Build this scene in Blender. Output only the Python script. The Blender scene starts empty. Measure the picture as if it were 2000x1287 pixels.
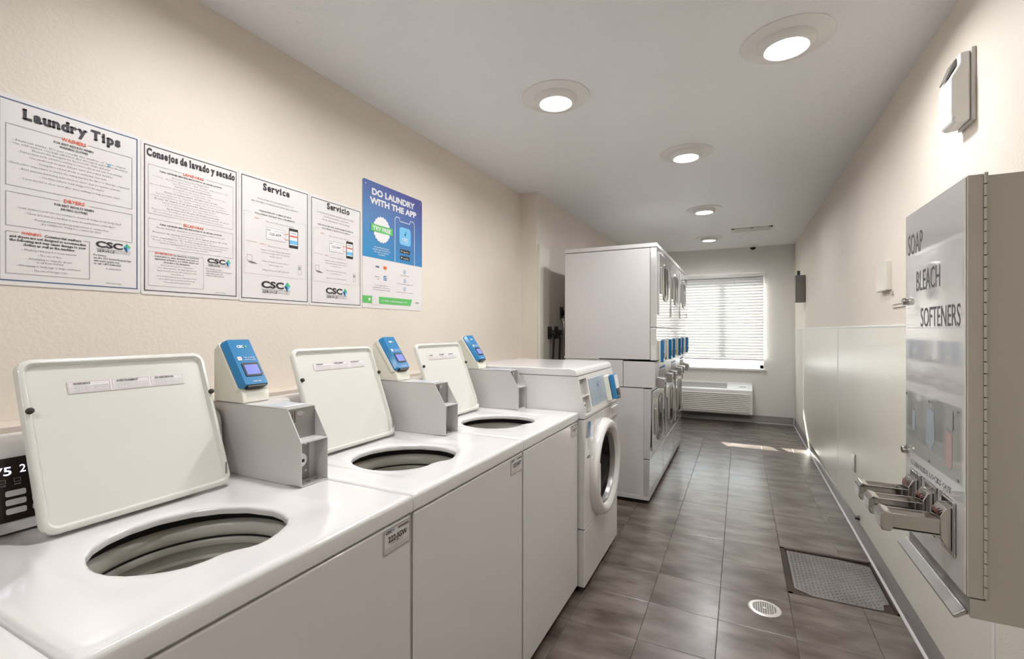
import bpy, bmesh, math, random
from mathutils import Vector, Matrix
random.seed(7)
S = bpy.context.scene
COL = S.collection
PI = math.pi

# ------------------------------------------------------------------ camera, world, sun, exposure
cam = bpy.data.cameras.new('camera')
cam.lens = 36 * 911 / 2000
cam.sensor_width = 36
cam.shift_y = 0.00125
cam.clip_start = 0.02
camo = bpy.data.objects.new('camera', cam)
camo.location = (0, 0, 1.308)
camo.rotation_euler = (PI / 2, 0, 0.455)
COL.objects.link(camo)
S.camera = camo

W = bpy.data.worlds.new('world')
S.world = W
W.use_nodes = True
W.node_tree.nodes['Background'].inputs[0].default_value = (0.80, 0.90, 1.0, 1)
W.node_tree.nodes['Background'].inputs[1].default_value = 9.0

sun = bpy.data.lights.new('sun', 'SUN')
sun.energy = 34
sun.angle = math.radians(0.55)
sun.color = (1.0, 0.95, 0.86)
so = bpy.data.objects.new('sun', sun)
so.rotation_euler = Vector((0.41, -1, -0.541)).to_track_quat('-Z', 'Y').to_euler()
so.location = (-2, 12, 6)
COL.objects.link(so)

V = S.view_settings
V.view_transform = 'Standard'
V.look = 'None'
V.gamma = 1
V.use_curve_mapping = False
V.exposure = 0.27
LAMP_W = 8.5
S.cycles.caustics_reflective = False
LAMP_COL = (0.985, 0.99, 1.0)

# ------------------------------------------------------------------ materials
def nodes(name):
    m = bpy.data.materials.new(name)
    m.use_nodes = True
    t = m.node_tree
    return m, t, t.nodes['Principled BSDF']

def mat(name, col, rough=0.5, metal=0.0, bump=None, emit=None, coat=0.0, vary=0.0, spec=None):
    """procedural principled material; bump=(scale, distance); vary = colour variation"""
    m, t, p = nodes(name)
    N, L = t.nodes, t.links
    p.inputs['Base Color'].default_value = (*col, 1)
    p.inputs['Roughness'].default_value = rough
    p.inputs['Metallic'].default_value = metal
    p.inputs['Coat Weight'].default_value = coat
    if spec is not None:
        p.inputs['Specular IOR Level'].default_value = spec
    geo = N.new('ShaderNodeNewGeometry')
    if vary:
        n = N.new('ShaderNodeTexNoise'); n.inputs['Scale'].default_value = 3.0; n.inputs['Detail'].default_value = 5
        L.new(geo.outputs['Position'], n.inputs['Vector'])
        r = N.new('ShaderNodeMapRange')
        r.inputs['To Min'].default_value = 1 - vary; r.inputs['To Max'].default_value = 1 + vary
        r.inputs['From Min'].default_value = 0.3; r.inputs['From Max'].default_value = 0.7
        L.new(n.outputs['Fac'], r.inputs['Value'])
        mx = N.new('ShaderNodeVectorMath'); mx.operation = 'SCALE'
        mx.inputs[0].default_value = col
        L.new(r.outputs['Result'], mx.inputs['Scale'])
        L.new(mx.outputs['Vector'], p.inputs['Base Color'])
    if bump:
        n = N.new('ShaderNodeTexNoise'); n.inputs['Scale'].default_value = bump[0]; n.inputs['Detail'].default_value = 2.5
        L.new(geo.outputs['Position'], n.inputs['Vector'])
        b = N.new('ShaderNodeBump'); b.inputs['Strength'].default_value = bump[2] if len(bump) > 2 else 0.6
        b.inputs['Distance'].default_value = bump[1]
        L.new(n.outputs['Fac'], b.inputs['Height'])
        L.new(b.outputs['Normal'], p.inputs['Normal'])
    if emit:
        p.inputs['Emission Color'].default_value = (*emit[0], 1)
        p.inputs['Emission Strength'].default_value = emit[1]
    return m

M = {}
M['wall'] = mat('cream orange peel wall paint', (0.76, 0.69, 0.605), 0.55, bump=(75, 0.004, 0.35), vary=0.02)
M['wall_white'] = mat('off white end wall paint', (0.79, 0.765, 0.74), 0.5, bump=(75, 0.004, 0.3))
M['ceil'] = mat('white textured ceiling paint', (0.86, 0.87, 0.895), 0.40, bump=(60, 0.006, 0.5))
M['frp'] = mat('pebbled cream wall panel', (0.76, 0.72, 0.63), 0.28, bump=(170, 0.003, 0.3), vary=0.02)
M['trimw'] = mat('beige painted trim', (0.70, 0.61, 0.53), 0.45)
M['base'] = mat('grey vinyl cove base', (0.22, 0.20, 0.19), 0.25, vary=0.08)
M['basetoe'] = mat('pale vinyl cove toe', (0.55, 0.53, 0.53), 0.2)
M['enamel'] = mat('white appliance enamel', (0.76, 0.74, 0.73), 0.16, coat=0.4, bump=(220, 0.0006, 0.1))
M['enamel_grey'] = mat('grey white painted steel', (0.58, 0.555, 0.545), 0.3, bump=(260, 0.0008, 0.15))
M['enamel_cream'] = mat('cream white steel lid', (0.70, 0.69, 0.635), 0.2, coat=0.3)
M['gloss'] = mat('high gloss white steel front', (0.80, 0.80, 0.80), 0.09, metal=0.55, coat=0.6, bump=(7, 0.003, 0.10))
M['plastic'] = mat('white plastic', (0.80, 0.79, 0.77), 0.35)
M['pod'] = mat('cream plastic reader pod', (0.77, 0.755, 0.66), 0.3)
M['tub'] = mat('greige tub plastic', (0.46, 0.445, 0.39), 0.35)
M['tubl'] = mat('pale tub ring plastic', (0.62, 0.60, 0.54), 0.3)
M['blue'] = mat('glossy blue plastic', (0.028, 0.20, 0.43), 0.22, coat=0.3)
M['bluemarine'] = mat('deep blue plastic side', (0.012, 0.15, 0.34), 0.3)
M['dark'] = mat('dark plastic', (0.02, 0.018, 0.016), 0.35)
M['black'] = mat('black gap', (0.006, 0.005, 0.004), 0.7)
M['rubber'] = mat('dark rubber bumper', (0.035, 0.03, 0.022), 0.6)
M['panelb'] = mat('black brown control glass', (0.022, 0.015, 0.011), 0.12)
M['btn'] = mat('pale membrane button', (0.62, 0.60, 0.56), 0.4)
M['steel'] = mat('brushed steel', (0.55, 0.54, 0.53), 0.28, metal=1.0, bump=(300, 0.0005, 0.1))
M['chrome'] = mat('polished chrome', (0.62, 0.60, 0.58), 0.08, metal=1.0)
M['darkmetal'] = mat('dull grey metal plate', (0.34, 0.32, 0.31), 0.35, metal=0.6)
M['mirror'] = mat('polished stainless door', (0.92, 0.90, 0.89), 0.06, metal=0.45, coat=0.5, bump=(5, 0.002, 0.08))
M['cabin'] = mat('putty enamel vending cabinet', (0.50, 0.47, 0.405), 0.4, vary=0.02)
M['screen'] = mat('lit reader screen', (0.12, 0.13, 0.34), 0.2, emit=((0.22, 0.26, 0.72), 0.55))
M['digits'] = mat('lit violet display digits', (0.6, 0.6, 1.0), 0.4, emit=((0.66, 0.62, 1.0), 2.2))
M['lens'] = mat('lit lamp lens', (1, 1, 1), 0.4, emit=((1.0, 0.97, 0.92), 14.0))
M['glassdark'] = mat('smoked door glass', (0.010, 0.006, 0.004), 0.10, spec=0.3)
M['cpanel'] = mat('grey blue control overlay', (0.36, 0.43, 0.50), 0.25, vary=0.05)
M['paper'] = mat('white poster sheet', (0.76, 0.725, 0.715), 0.35)
M['ink'] = mat('black ink', (0.018, 0.014, 0.022), 0.5)
M['inkgrey'] = mat('grey ink', (0.20, 0.185, 0.19), 0.5)
M['inkpale'] = mat('pale grey ink', (0.42, 0.40, 0.41), 0.5)
M['red'] = mat('orange red ink', (0.75, 0.10, 0.05), 0.5)
M['teal'] = mat('teal ink', (0.02, 0.35, 0.42), 0.5)
M['green'] = mat('green ink', (0.12, 0.50, 0.13), 0.5)
M['navy'] = mat('navy ink', (0.01, 0.07, 0.22), 0.5)
M['white'] = mat('white ink', (0.80, 0.79, 0.80), 0.5)
M['lblue'] = mat('light blue ink', (0.17, 0.50, 0.80), 0.5)
M['redmark'] = mat('dark red price mark', (0.20, 0.03, 0.02), 0.4)
M['orange'] = mat('orange ink', (0.80, 0.20, 0.03), 0.5)
M['rust'] = mat('rusty pitted iron', (0.045, 0.026, 0.017), 0.7, bump=(120, 0.006, 0.8), vary=0.5)
M['tread'] = mat('worn tread plate', (0.27, 0.255, 0.25), 0.38, metal=0.7, vary=0.25, bump=(200, 0.001, 0.2))
M['drain'] = mat('pale nickel drain', (0.75, 0.71, 0.68), 0.3, metal=0.5)
M['greybox'] = mat('grey plastic box', (0.20, 0.185, 0.175), 0.4)
M['pink'] = mat('faint pink print', (0.62, 0.44, 0.44), 0.3)
M['bluegrey'] = mat('faint blue print', (0.46, 0.51, 0.58), 0.3)
M['textgrey'] = mat('engraved grey lettering', (0.15, 0.145, 0.145), 0.8, spec=0.05)
M['slat_ptac'] = mat('ptac white plastic', (0.78, 0.77, 0.75), 0.4)
M['concrete'] = mat('pale outdoor concrete', (0.6, 0.58, 0.55), 0.8, vary=0.1)

def blue_gradient():
    m, t, p = nodes('poster blue to violet print')
    N, L = t.nodes, t.links
    g = N.new('ShaderNodeNewGeometry'); s = N.new('ShaderNodeSeparateXYZ')
    L.new(g.outputs['Position'], s.inputs[0])
    r = N.new('ShaderNodeMath'); r.operation = 'SUBTRACT'
    L.new(s.outputs['Z'], r.inputs[0]); r.inputs[1].default_value = 1.70
    r1 = N.new('ShaderNodeMath'); r1.operation = 'MULTIPLY_ADD'
    L.new(s.outputs['Y'], r1.inputs[0]); r1.inputs[1].default_value = 0.35; r1.inputs[2].default_value = -0.65
    a = N.new('ShaderNodeMath'); a.operation = 'ADD'
    L.new(r.outputs[0], a.inputs[0]); L.new(r1.outputs[0], a.inputs[1])
    c = N.new('ShaderNodeValToRGB')
    e = c.color_ramp.elements
    e[0].position = 0.0; e[0].color = (0.03, 0.25, 0.52, 1)
    e[1].position = 0.45; e[1].color = (0.075, 0.075, 0.30, 1)
    L.new(a.outputs[0], c.inputs[0]); L.new(c.outputs[0], p.inputs['Base Color'])
    p.inputs['Roughness'].default_value = 0.35
    return m
M['posterblue'] = blue_gradient()

def tile_mat():
    m, t, p = nodes('mottled stone look vinyl tile')
    N, L = t.nodes, t.links
    g = N.new('ShaderNodeNewGeometry')
    mp = N.new('ShaderNodeMapping'); mp.inputs['Scale'].default_value = (1.0, 2.2, 1.0)
    mp.inputs['Rotation'].default_value = (0, 0, 0.5)
    L.new(g.outputs['Position'], mp.inputs['Vector'])
    oi = N.new('ShaderNodeObjectInfo')
    va = N.new('ShaderNodeVectorMath'); va.operation = 'ADD'
    cs = N.new('ShaderNodeVectorMath'); cs.operation = 'SCALE'; cs.inputs[0].default_value = (1.2, 0.8, 0)
    L.new(oi.outputs['Random'], cs.inputs['Scale'])
    L.new(mp.outputs[0], va.inputs[0]); L.new(cs.outputs[0], va.inputs[1])
    n = N.new('ShaderNodeTexNoise'); n.inputs['Scale'].default_value = 4.0; n.inputs['Detail'].default_value = 4; n.inputs['Distortion'].default_value = 0.0
    L.new(va.outputs[0], n.inputs['Vector'])
    c = N.new('ShaderNodeValToRGB'); e = c.color_ramp.elements
    e[0].position = 0.25; e[0].color = (0.062, 0.043, 0.033, 1)
    e[1].position = 0.78; e[1].color = (0.190, 0.155, 0.138, 1)
    c.color_ramp.interpolation = 'EASE'
    L.new(n.outputs['Fac'], c.inputs[0]); L.new(c.outputs[0], p.inputs['Base Color'])
    n2 = N.new('ShaderNodeTexNoise'); n2.inputs['Scale'].default_value = 6; n2.inputs['Detail'].default_value = 3
    L.new(mp.outputs[0], n2.inputs['Vector'])
    r = N.new('ShaderNodeMapRange'); r.inputs['To Min'].default_value = 0.19; r.inputs['To Max'].default_value = 0.32; p.inputs['Coat Weight'].default_value = 0.35; p.inputs['Coat Roughness'].default_value = 0.32
    L.new(n2.outputs['Fac'], r.inputs['Value']); p.inputs['Roughness'].default_value = 0.24
    return m
M['tile'] = tile_mat()
M['grout'] = mat('dark tile joint', (0.035, 0.026, 0.022), 0.7)

def blind_mat():
    m = bpy.data.materials.new('translucent white blind slat'); m.use_nodes = True
    t = m.node_tree; N, L = t.nodes, t.links
    N.remove(N['Principled BSDF'])
    d = N.new('ShaderNodeBsdfDiffuse'); d.inputs[0].default_value = (0.70, 0.69, 0.68, 1)
    tr = N.new('ShaderNodeBsdfTranslucent'); tr.inputs[0].default_value = (0.92, 0.91, 0.92, 1)
    x = N.new('ShaderNodeMixShader'); x.inputs[0].default_value = 0.10
    L.new(d.outputs[0], x.inputs[1]); L.new(tr.outputs[0], x.inputs[2])
    L.new(x.outputs[0], N['Material Output'].inputs[0])
    return m
M['blind'] = blind_mat()

def glass_mat(name, col, gl=0.08):
    m = bpy.data.materials.new(name); m.use_nodes = True
    t = m.node_tree; N, L = t.nodes, t.links
    N.remove(N['Principled BSDF'])
    a = N.new('ShaderNodeBsdfTransparent'); a.inputs[0].default_value = (*col, 1)
    g = N.new('ShaderNodeBsdfGlossy'); g.inputs['Roughness'].default_value = 0.03
    x = N.new('ShaderNodeMixShader'); x.inputs[0].default_value = gl
    L.new(a.outputs[0], x.inputs[1]); L.new(g.outputs[0], x.inputs[2])
    L.new(x.outputs[0], N['Material Output'].inputs[0])
    return m
M['pane'] = glass_mat('clear window glass', (0.95, 0.97, 0.96))
M['acrylic'] = glass_mat('clear acrylic cover', (0.97, 0.98, 0.97), 0.12)

# ------------------------------------------------------------------ helpers
ORG = {}

def tag(o, label=None, cat=None, group=None, kind=None):
    if label: o['label'] = label
    if cat: o['category'] = cat
    if group: o['group'] = group
    if kind: o['kind'] = kind
    return o

def thing(name, loc, label, cat, group=None):
    o = bpy.data.objects.new(name, None)
    o.empty_display_size = 0.1
    o.location = loc
    COL.objects.link(o)
    ORG[o.name] = Vector(loc)
    return tag(o, label, cat, group)

class B:
    def __init__(s):
        s.bm = bmesh.new()
    def poly(s, pts):
        vs = [s.bm.verts.new(p) for p in pts]
        return s.bm.faces.new(vs)
    def box(s, x0, x1, y0, y1, z0, z1):
        if x0 > x1: x0, x1 = x1, x0
        if y0 > y1: y0, y1 = y1, y0
        if z0 > z1: z0, z1 = z1, z0
        v = [s.bm.verts.new((x, y, z)) for z in (z0, z1) for y in (y0, y1) for x in (x0, x1)]
        for f in ((0, 2, 3, 1), (4, 5, 7, 6), (0, 1, 5, 4), (2, 6, 7, 3), (0, 4, 6, 2), (1, 3, 7, 5)):
            s.bm.faces.new([v[i] for i in f])
        return s
    def prism(s, pts, axis, a0, a1):
        """extrude a 2D outline along axis ('x': pts=(y,z), 'y': pts=(x,z), 'z': pts=(x,y))"""
        def P(p, a):
            return {'x': (a, p[0], p[1]), 'y': (p[0], a, p[1]), 'z': (p[0], p[1], a)}[axis]
        A = [s.bm.verts.new(P(p, a0)) for p in pts]
        Bv = [s.bm.verts.new(P(p, a1)) for p in pts]
        n = len(pts)
        s.bm.faces.new(A); s.bm.faces.new(Bv[::-1])
        for i in range(n):
            s.bm.faces.new([A[i], Bv[i], Bv[(i + 1) % n], A[(i + 1) % n]])
        return s
    def frame(s, c, axis):
        c = Vector(c)
        if axis == 'x': return lambda a, b, h: c + Vector((h, a, b))
        if axis == 'y': return lambda a, b, h: c + Vector((b, h, a))
        if axis == 'z': return lambda a, b, h: c + Vector((a, b, h))
        n = Vector(axis).normalized()
        u = n.orthogonal().normalized(); w = n.cross(u)
        return lambda a, b, h: c + u * a + w * b + n * h
    def lathe(s, prof, c, axis='z', seg=40, sx=1.0, sy=1.0):
        F = s.frame(c, axis)
        rings = []
        for r, h in prof:
            if r < 1e-6:
                rings.append([s.bm.verts.new(F(0, 0, h))])
            else:
                rings.append([s.bm.verts.new(F(r * sx * math.cos(2 * PI * i / seg), r * sy * math.sin(2 * PI * i / seg), h)) for i in range(seg)])
        for a, b in zip(rings, rings[1:]):
            for i in range(seg):
                j = (i + 1) % seg
                if len(a) == 1 and len(b) == 1: continue
                if len(a) == 1: s.bm.faces.new([a[0], b[j], b[i]])
                elif len(b) == 1: s.bm.faces.new([a[i], a[j], b[0]])
                else: s.bm.faces.new([a[i], a[j], b[j], b[i]])
        return s
    def cyl(s, c, r, h0, h1, axis='z', seg=24):
        return s.lathe([(0, h0), (r, h0), (r, h1), (0, h1)], c, axis, seg)
    def tube(s, pts, r, seg=8):
        pts = [Vector(p) for p in pts]
        rings = []
        up = Vector((0.3, 0.2, 1)).normalized()
        for i, p in enumerate(pts):
            d = (pts[min(i + 1, len(pts) - 1)] - pts[max(i - 1, 0)]).normalized()
            u = d.cross(up)
            if u.length < 1e-3: u = d.orthogonal()
            u.normalize(); w = d.cross(u)
            rings.append([s.bm.verts.new(p + (u * math.cos(2 * PI * k / seg) + w * math.sin(2 * PI * k / seg)) * r) for k in range(seg)])
        for a, b in zip(rings, rings[1:]):
            for i in range(seg):
                s.bm.faces.new([a[i], a[(i + 1) % seg], b[(i + 1) % seg], b[i]])
        s.bm.faces.new(rings[0]); s.bm.faces.new(rings[-1][::-1])
        return s
    def loops(s, loops, cap0=False, cap1=True):
        R = [[s.bm.verts.new(p) for p in l] for l in loops]
        n = len(R[0])
        for a, b in zip(R, R[1:]):
            for i in range(n):
                s.bm.faces.new([a[i], a[(i + 1) % n], b[(i + 1) % n], b[i]])
        if cap0: s.bm.faces.new(R[0][::-1])
        if cap1: s.bm.faces.new(R[-1])
        return s
    def obj(s, name, m, parent=None, bevel=0.0, seg=2, smooth=None, org=None, norm=True):
        bm = s.bm
        if norm: bmesh.ops.recalc_face_normals(bm, faces=bm.faces)
        if parent is not None:
            r = parent
            while r.parent: r = r.parent
            o0 = ORG.get(r.name, Vector((0, 0, 0)))
        else:
            o0 = Vector(org) if org is not None else Vector((0, 0, 0))
        if o0.length > 0:
            bmesh.ops.translate(bm, verts=bm.verts, vec=-o0)
        if smooth is not None:
            for f in bm.faces: f.smooth = True
            for e in bm.edges:
                if len(e.link_faces) == 2 and e.calc_face_angle(0) > math.radians(smooth): e.smooth = False
        me = bpy.data.meshes.new(name)
        bm.to_mesh(me); bm.free()
        me.materials.append(m)
        o = bpy.data.objects.new(name, me)
        COL.objects.link(o)
        if parent is not None: o.parent = parent
        else:
            o.location = o0
            ORG[o.name] = o0
        if bevel > 0:
            md = o.modifiers.new('bevel', 'BEVEL')
            md.width = bevel; md.segments = seg; md.limit_method = 'ANGLE'; md.angle_limit = math.radians(35)
            md.harden_normals = True
            for f in me.polygons: f.use_smooth = True
        return o

def box(name, m, parent, x0, x1, y0, y1, z0, z1, bevel=0.0, seg=2, org=None):
    return B().box(x0, x1, y0, y1, z0, z1).obj(name, m, parent, bevel, seg, org=org)

def rrect(w, h, r, n=5):
    """rounded rectangle outline centred on 0"""
    pts = []
    for cx, cy, a0 in ((w / 2 - r, h / 2 - r, 0), (-w / 2 + r, h / 2 - r, PI / 2), (-w / 2 + r, -h / 2 + r, PI), (w / 2 - r, -h / 2 + r, 1.5 * PI)):
        for i in range(n + 1):
            a = a0 + PI / 2 * i / n
            pts.append((cx + r * math.cos(a), cy + r * math.sin(a)))
    return pts

def copy_tree(o, parent=None):
    c = o.copy(); COL.objects.link(c)
    if parent: c.parent = parent
    for ch in list(o.children): copy_tree(ch, c)
    return c

def copy_thing(o, loc, label):
    c = copy_tree(o)
    c.location = loc
    ORG[c.name] = Vector(loc)
    c['label'] = label
    return c

# text: glyph outlines of Blender's own font as flat print
_cu = bpy.data.curves.new('print', 'FONT')
_to = bpy.data.objects.new('print', _cu)
_cache = {}
def glyph(sx, bold=0.0, res=2):
    k = (sx, bold, res)
    if k not in _cache:
        _cu.body = sx; _cu.offset = bold; _cu.resolution_u = res; _cu.fill_mode = 'FRONT'
        me = _to.to_mesh()
        _cache[k] = ([v.co.copy() for v in me.vertices], [list(p.vertices) for p in me.polygons])
        _to.to_mesh_clear()
    return _cache[k]
def bounds(vs):
    xs = [v.x for v in vs]; ys = [v.y for v in vs]
    return min(xs), max(xs), min(ys), max(ys)
CAP = bounds(glyph('H')[0])[3]
XH = bounds(glyph('x')[0])[3]
ASC = bounds(glyph('l')[0])[3]
DSC = bounds(glyph('p')[0])[2]

LIFT = {'dark': .0001, 'white': .0003, 'lblue': .00045, 'navy': .0005, 'teal': .0005, 'green': .0004, 'red': .0006, 'orange': .0006, 'ink': .0006, 'inkgrey': .0005, 'inkpale': .0005}

class Page:
    """flat print on a surface: origin o, right vector r, up vector u, n = outward normal"""
    def __init__(s, o, r, u, lift=0.0005):
        s.o, s.r, s.u = Vector(o), Vector(r).normalized(), Vector(u).normalized()
        s.n = s.r.cross(s.u)
        s.o = s.o + s.n * lift
        s.layers = {}
    def b(s, k):
        return s.layers.setdefault(k, B())
    def P(s, a, b): return s.o + s.r * a + s.u * b
    def text(s, k, txt, a, b, h, w=None, align='c', bold=0.0, res=1, slant=0.0):
        vs, fs = glyph(txt, bold, res)
        if not vs: return
        x0, x1, y0, y1 = bounds(vs)
        sy = h / CAP
        sx = sy if w is None else w / (x1 - x0)
        W_ = (x1 - x0) * sx
        off = {'c': a - W_ / 2, 'l': a, 'r': a - W_}[align]
        bm = s.b(k).bm
        nv = [bm.verts.new(s.P(off + (v.x - x0) * sx + slant * v.y * sy, b + v.y * sy)) for v in vs]
        for f in fs:
            try: bm.faces.new([nv[i] for i in f])
            except ValueError: pass
    def rect(s, k, a0, a1, b0, b1):
        s.b(k).poly([s.P(a0, b0), s.P(a1, b0), s.P(a1, b1), s.P(a0, b1)])
    def poly(s, k, pts):
        s.b(k).poly([s.P(*p) for p in pts])
    def line(s, k, p, q, w):
        p, q = Vector(p), Vector(q); d = (q - p).normalized(); n = Vector((-d.y, d.x)) * w / 2
        s.poly(k, [(p - n)[:], (q - n)[:], (q + n)[:], (p + n)[:]])
    def outline(s, k, a0, a1, b0, b1, w, r=0.0, gap=None):
        if gap:   # gap in the top line between two a-values
            s.rect(k, a0, gap[0], b1 - w, b1); s.rect(k, gap[1], a1, b1 - w, b1)
        else: s.rect(k, a0, a1, b1 - w, b1)
        s.rect(k, a0, a1, b0, b0 + w); s.rect(k, a0, a0 + w, b0, b1); s.rect(k, a1 - w, a1, b0, b1)
    def disc(s, k, a, b, r, seg=20, ry=None):
        ry = ry or r
        s.poly(k, [(a + r * math.cos(2 * PI * i / seg), b + ry * math.sin(2 * PI * i / seg)) for i in range(seg)])
    SER = {'L': [(.16, 'b'), (.16, 'c')], 'T': [(.5, 'b')], 'C': [], 'S': [], 'a': [(.92, 'b')], 'u': [(.10, 'x'), (.92, 'b'), (.80, 'x')],
           'n': [(.14, 'b'), (.88, 'b'), (.06, 'x')], 'd': [(.92, 'b'), (.82, 'a')], 'r': [(.25, 'b'), (.12, 'x')], 'y': [(.12, 'x'), (.88, 'x')],
           'i': [(.5, 'b'), (.3, 'x')], 'p': [(.12, 'x'), (.18, 'd')], 'l': [(.5, 'b'), (.2, 'a')], 'v': [(.12, 'x'), (.88, 'x')], 'j': [(.4, 'x')]}
    def serif(s, k, txt, a0, a1, b, h, bold=0.03):
        """bold slab-serif heading from a0 to a1, capital height h"""
        x = 0.0; items = []
        for ch in txt:
            if ch == ' ': x += 0.26; continue
            vs, fs = glyph(ch, bold, 3)
            g = bounds(vs)
            pad = {'r': .035, 'y': .015, 'T': .015, 'i': .10, 'l': .10, 'L': .05, 'v': .015}.get(ch, .040)
            items.append((ch, x + pad - g[0], vs, fs, g)); x += g[1] - g[0] + 2 * pad
        sx = (a1 - a0) / x; sy = h / CAP
        bm = s.b(k).bm
        for ch, off, vs, fs, g in items:
            nv = [bm.verts.new(s.P(a0 + (v.x + off) * sx, b + v.y * sy)) for v in vs]
            for f in fs: bm.faces.new([nv[i] for i in f])
            for fx, lv in s.SER.get(ch, []):
                yy = {'b': 0.0, 'x': XH, 'c': CAP, 'a': ASC, 'd': DSC}[lv]
                t = 0.075
                y0, y1 = (yy, yy + t) if lv in 'bd' else (yy - t, yy)
                cx = off + g[0] + (g[1] - g[0]) * fx
                hw = 0.14 if ch in 'LT' else 0.115
                s.rect(k, a0 + (cx - hw) * sx, a0 + (cx + hw) * sx, b + y0 * sy, b + y1 * sy)
    def logo(s, a0, a1, b, h, small=True):
        """bold three letters, a four-colour diamond and the small line under them"""
        w = a1 - a0
        s.text('ink#logo_letters', 'CSC', a0, b, h, w * 0.76, 'l', bold=0.035, res=3)
        c = (a0 + w * 0.89, b + h * 0.45); r = w * 0.11
        s.poly('teal', [(c[0] - r, c[1]), c, (c[0], c[1] + r * 1.3)])
        s.poly('navy', [(c[0] - r, c[1]), (c[0], c[1] - r * 1.5), c])
        s.poly('green', [c, (c[0] + r, c[1] + r * .2), (c[0], c[1] + r * 1.3)])
        s.poly('lblue', [(c[0], c[1] - r * 1.5), (c[0] + r, c[1] + r * .2), c])
        if small:
            s.rect('inkgrey#logo_rule', a0, a1, b - h * .30, b - h * .24)
            s.text('ink#logo_service_line', 'SERVICE', a0 + w * .03, b - h * .85, h * .42, w * .5, 'l', slant=.15, bold=0.01)
            s.text('inkpale#logo_works_line', 'WORKS', a0 + w * .55, b - h * .85, h * .42, w * .42, 'l', slant=.15)
    def flush(s, parent, names):
        out = []
        for k, bb in s.layers.items():
            if not bb.bm.verts: bb.bm.free(); continue
            kk, _, nm = k.partition('#')
            bmesh.ops.translate(bb.bm, verts=bb.bm.verts, vec=s.n * LIFT.get(kk, 0))
            o = bb.obj(nm or names.get(kk, 'print'), M[kk], parent, norm=False)
            if not nm and kk in ('ink', 'inkgrey', 'inkpale', 'red', 'white', 'teal', 'green', 'navy', 'lblue'): o['kind'] = 'stuff'
            out.append(o)
        return out

PN = {'ink': 'black_print', 'inkgrey': 'grey_print', 'inkpale': 'pale_print', 'red': 'red_print', 'teal': 'teal_print', 'green': 'green_print',
      'navy': 'navy_print', 'lblue': 'light_blue_print', 'white': 'white_print', 'posterblue': 'blue_print', 'orange': 'orange_print',
      'digits': 'lit_digits', 'btn': 'button_print', 'dark': 'dark_print', 'textgrey': 'engraved_lettering', 'paper': 'paper_patch'}

# ------------------------------------------------------------------ room shell
XL, XR, XJ = -1.68, 0.68, -1.53
YJ, YE, YB = 3.60, 7.50, -2.6
def zc(y): return 2.447 + 0.0095 * (y - 1.0)
ZT = 2.62

# floor: dark joint slab, each tile a part
PX0, PX1, PY0, PY1 = 0.217, 0.662, 2.70, 3.255     # pit opening in the floor
floor = B().box(-1.75, XR + 0.08, YB - 0.1, PY0, -0.12, -0.0025).box(-1.75, XR + 0.08, PY1, YE + 0.3, -0.12, -0.0025).box(-1.75, PX0, PY0, PY1, -0.12, -0.0025).box(PX1, XR + .08, PY0, PY1, -0.12, -0.0025).obj('floor', M['grout'])
tag(floor, kind='structure')
ORG['floor'] = Vector((0, 0, 0))
TW, TL, J = 0.304, 0.2985, 0.0016
def tile_mesh(rects, cx, cy):
    b = B()
    for x0, x1, y0, y1 in rects:
        e = 0.0012
        lo = [(x0, y0, -.0025), (x1, y0, -.0025), (x1, y1, -.0025), (x0, y1, -.0025)]
        mi = [(x, y, -.0008) for x, y, _ in lo]
        hi = [(x0 + e, y0 + e, 0), (x1 - e, y0 + e, 0), (x1 - e, y1 - e, 0), (x0 + e, y1 - e, 0)]
        b.loops([[(p[0] - cx, p[1] - cy, p[2]) for p in l] for l in (lo, mi, hi)])
    bmesh.ops.recalc_face_normals(b.bm, faces=b.bm.faces)
    me = bpy.data.meshes.new('tile'); b.bm.to_mesh(me); b.bm.free(); me.materials.append(M['tile'])
    return me
full = None
for i in range(-5, 4):
    x0 = -0.394 + TW * i; x1 = x0 + TW
    x0, x1 = max(x0, XL), min(x1, XR)
    if x1 - x0 < 0.02: continue
    for j in range(-8, 19):
        y0 = 2.01 + TL * j; y1 = y0 + TL
        y0, y1 = max(y0, -0.45), min(y1, YE)
        if y1 - y0 < 0.02: continue
        if x1 < -0.75 and (y1 < 2.0 or y0 > 3.9): continue      # hidden under the machines
        cx, cy = (x0 + x1) / 2, (y0 + y1) / 2
        a, b_, c, d = x0 + J / 2, x1 - J / 2, y0 + J / 2, y1 - J / 2
        if b_ > PX0 and a < PX1 and d > PY0 and c < PY1:
            rs = []
            if a < PX0: rs.append((a, PX0, c, d))
            if b_ > PX1: rs.append((PX1, b_, c, d))
            m0, m1 = max(a, PX0), min(b_, PX1)
            if c < PY0: rs.append((m0, m1, c, PY0))
            if d > PY1: rs.append((m0, m1, PY1, d))
            rs = [r for r in rs if r[1] - r[0] > .004 and r[3] - r[2] > .004]
            if not rs: continue
            me = tile_mesh(rs, cx, cy)
        elif abs(x1 - x0 - TW) < 1e-4 and abs(y1 - y0 - TL) < 1e-4:
            if full is None: full = tile_mesh([(a, b_, c, d)], cx, cy)
            me = full
        else: me = tile_mesh([(a, b_, c, d)], cx, cy)
        o = bpy.data.objects.new('tile', me); COL.objects.link(o); o.parent = floor; o.location = (cx, cy, 0)
# floor tiles not broken out singly (behind the camera)
tag(B().box(XL, XR, YB, -0.452, -.0025, 0).obj('tile', M['tile'], floor), kind='stuff')

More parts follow.
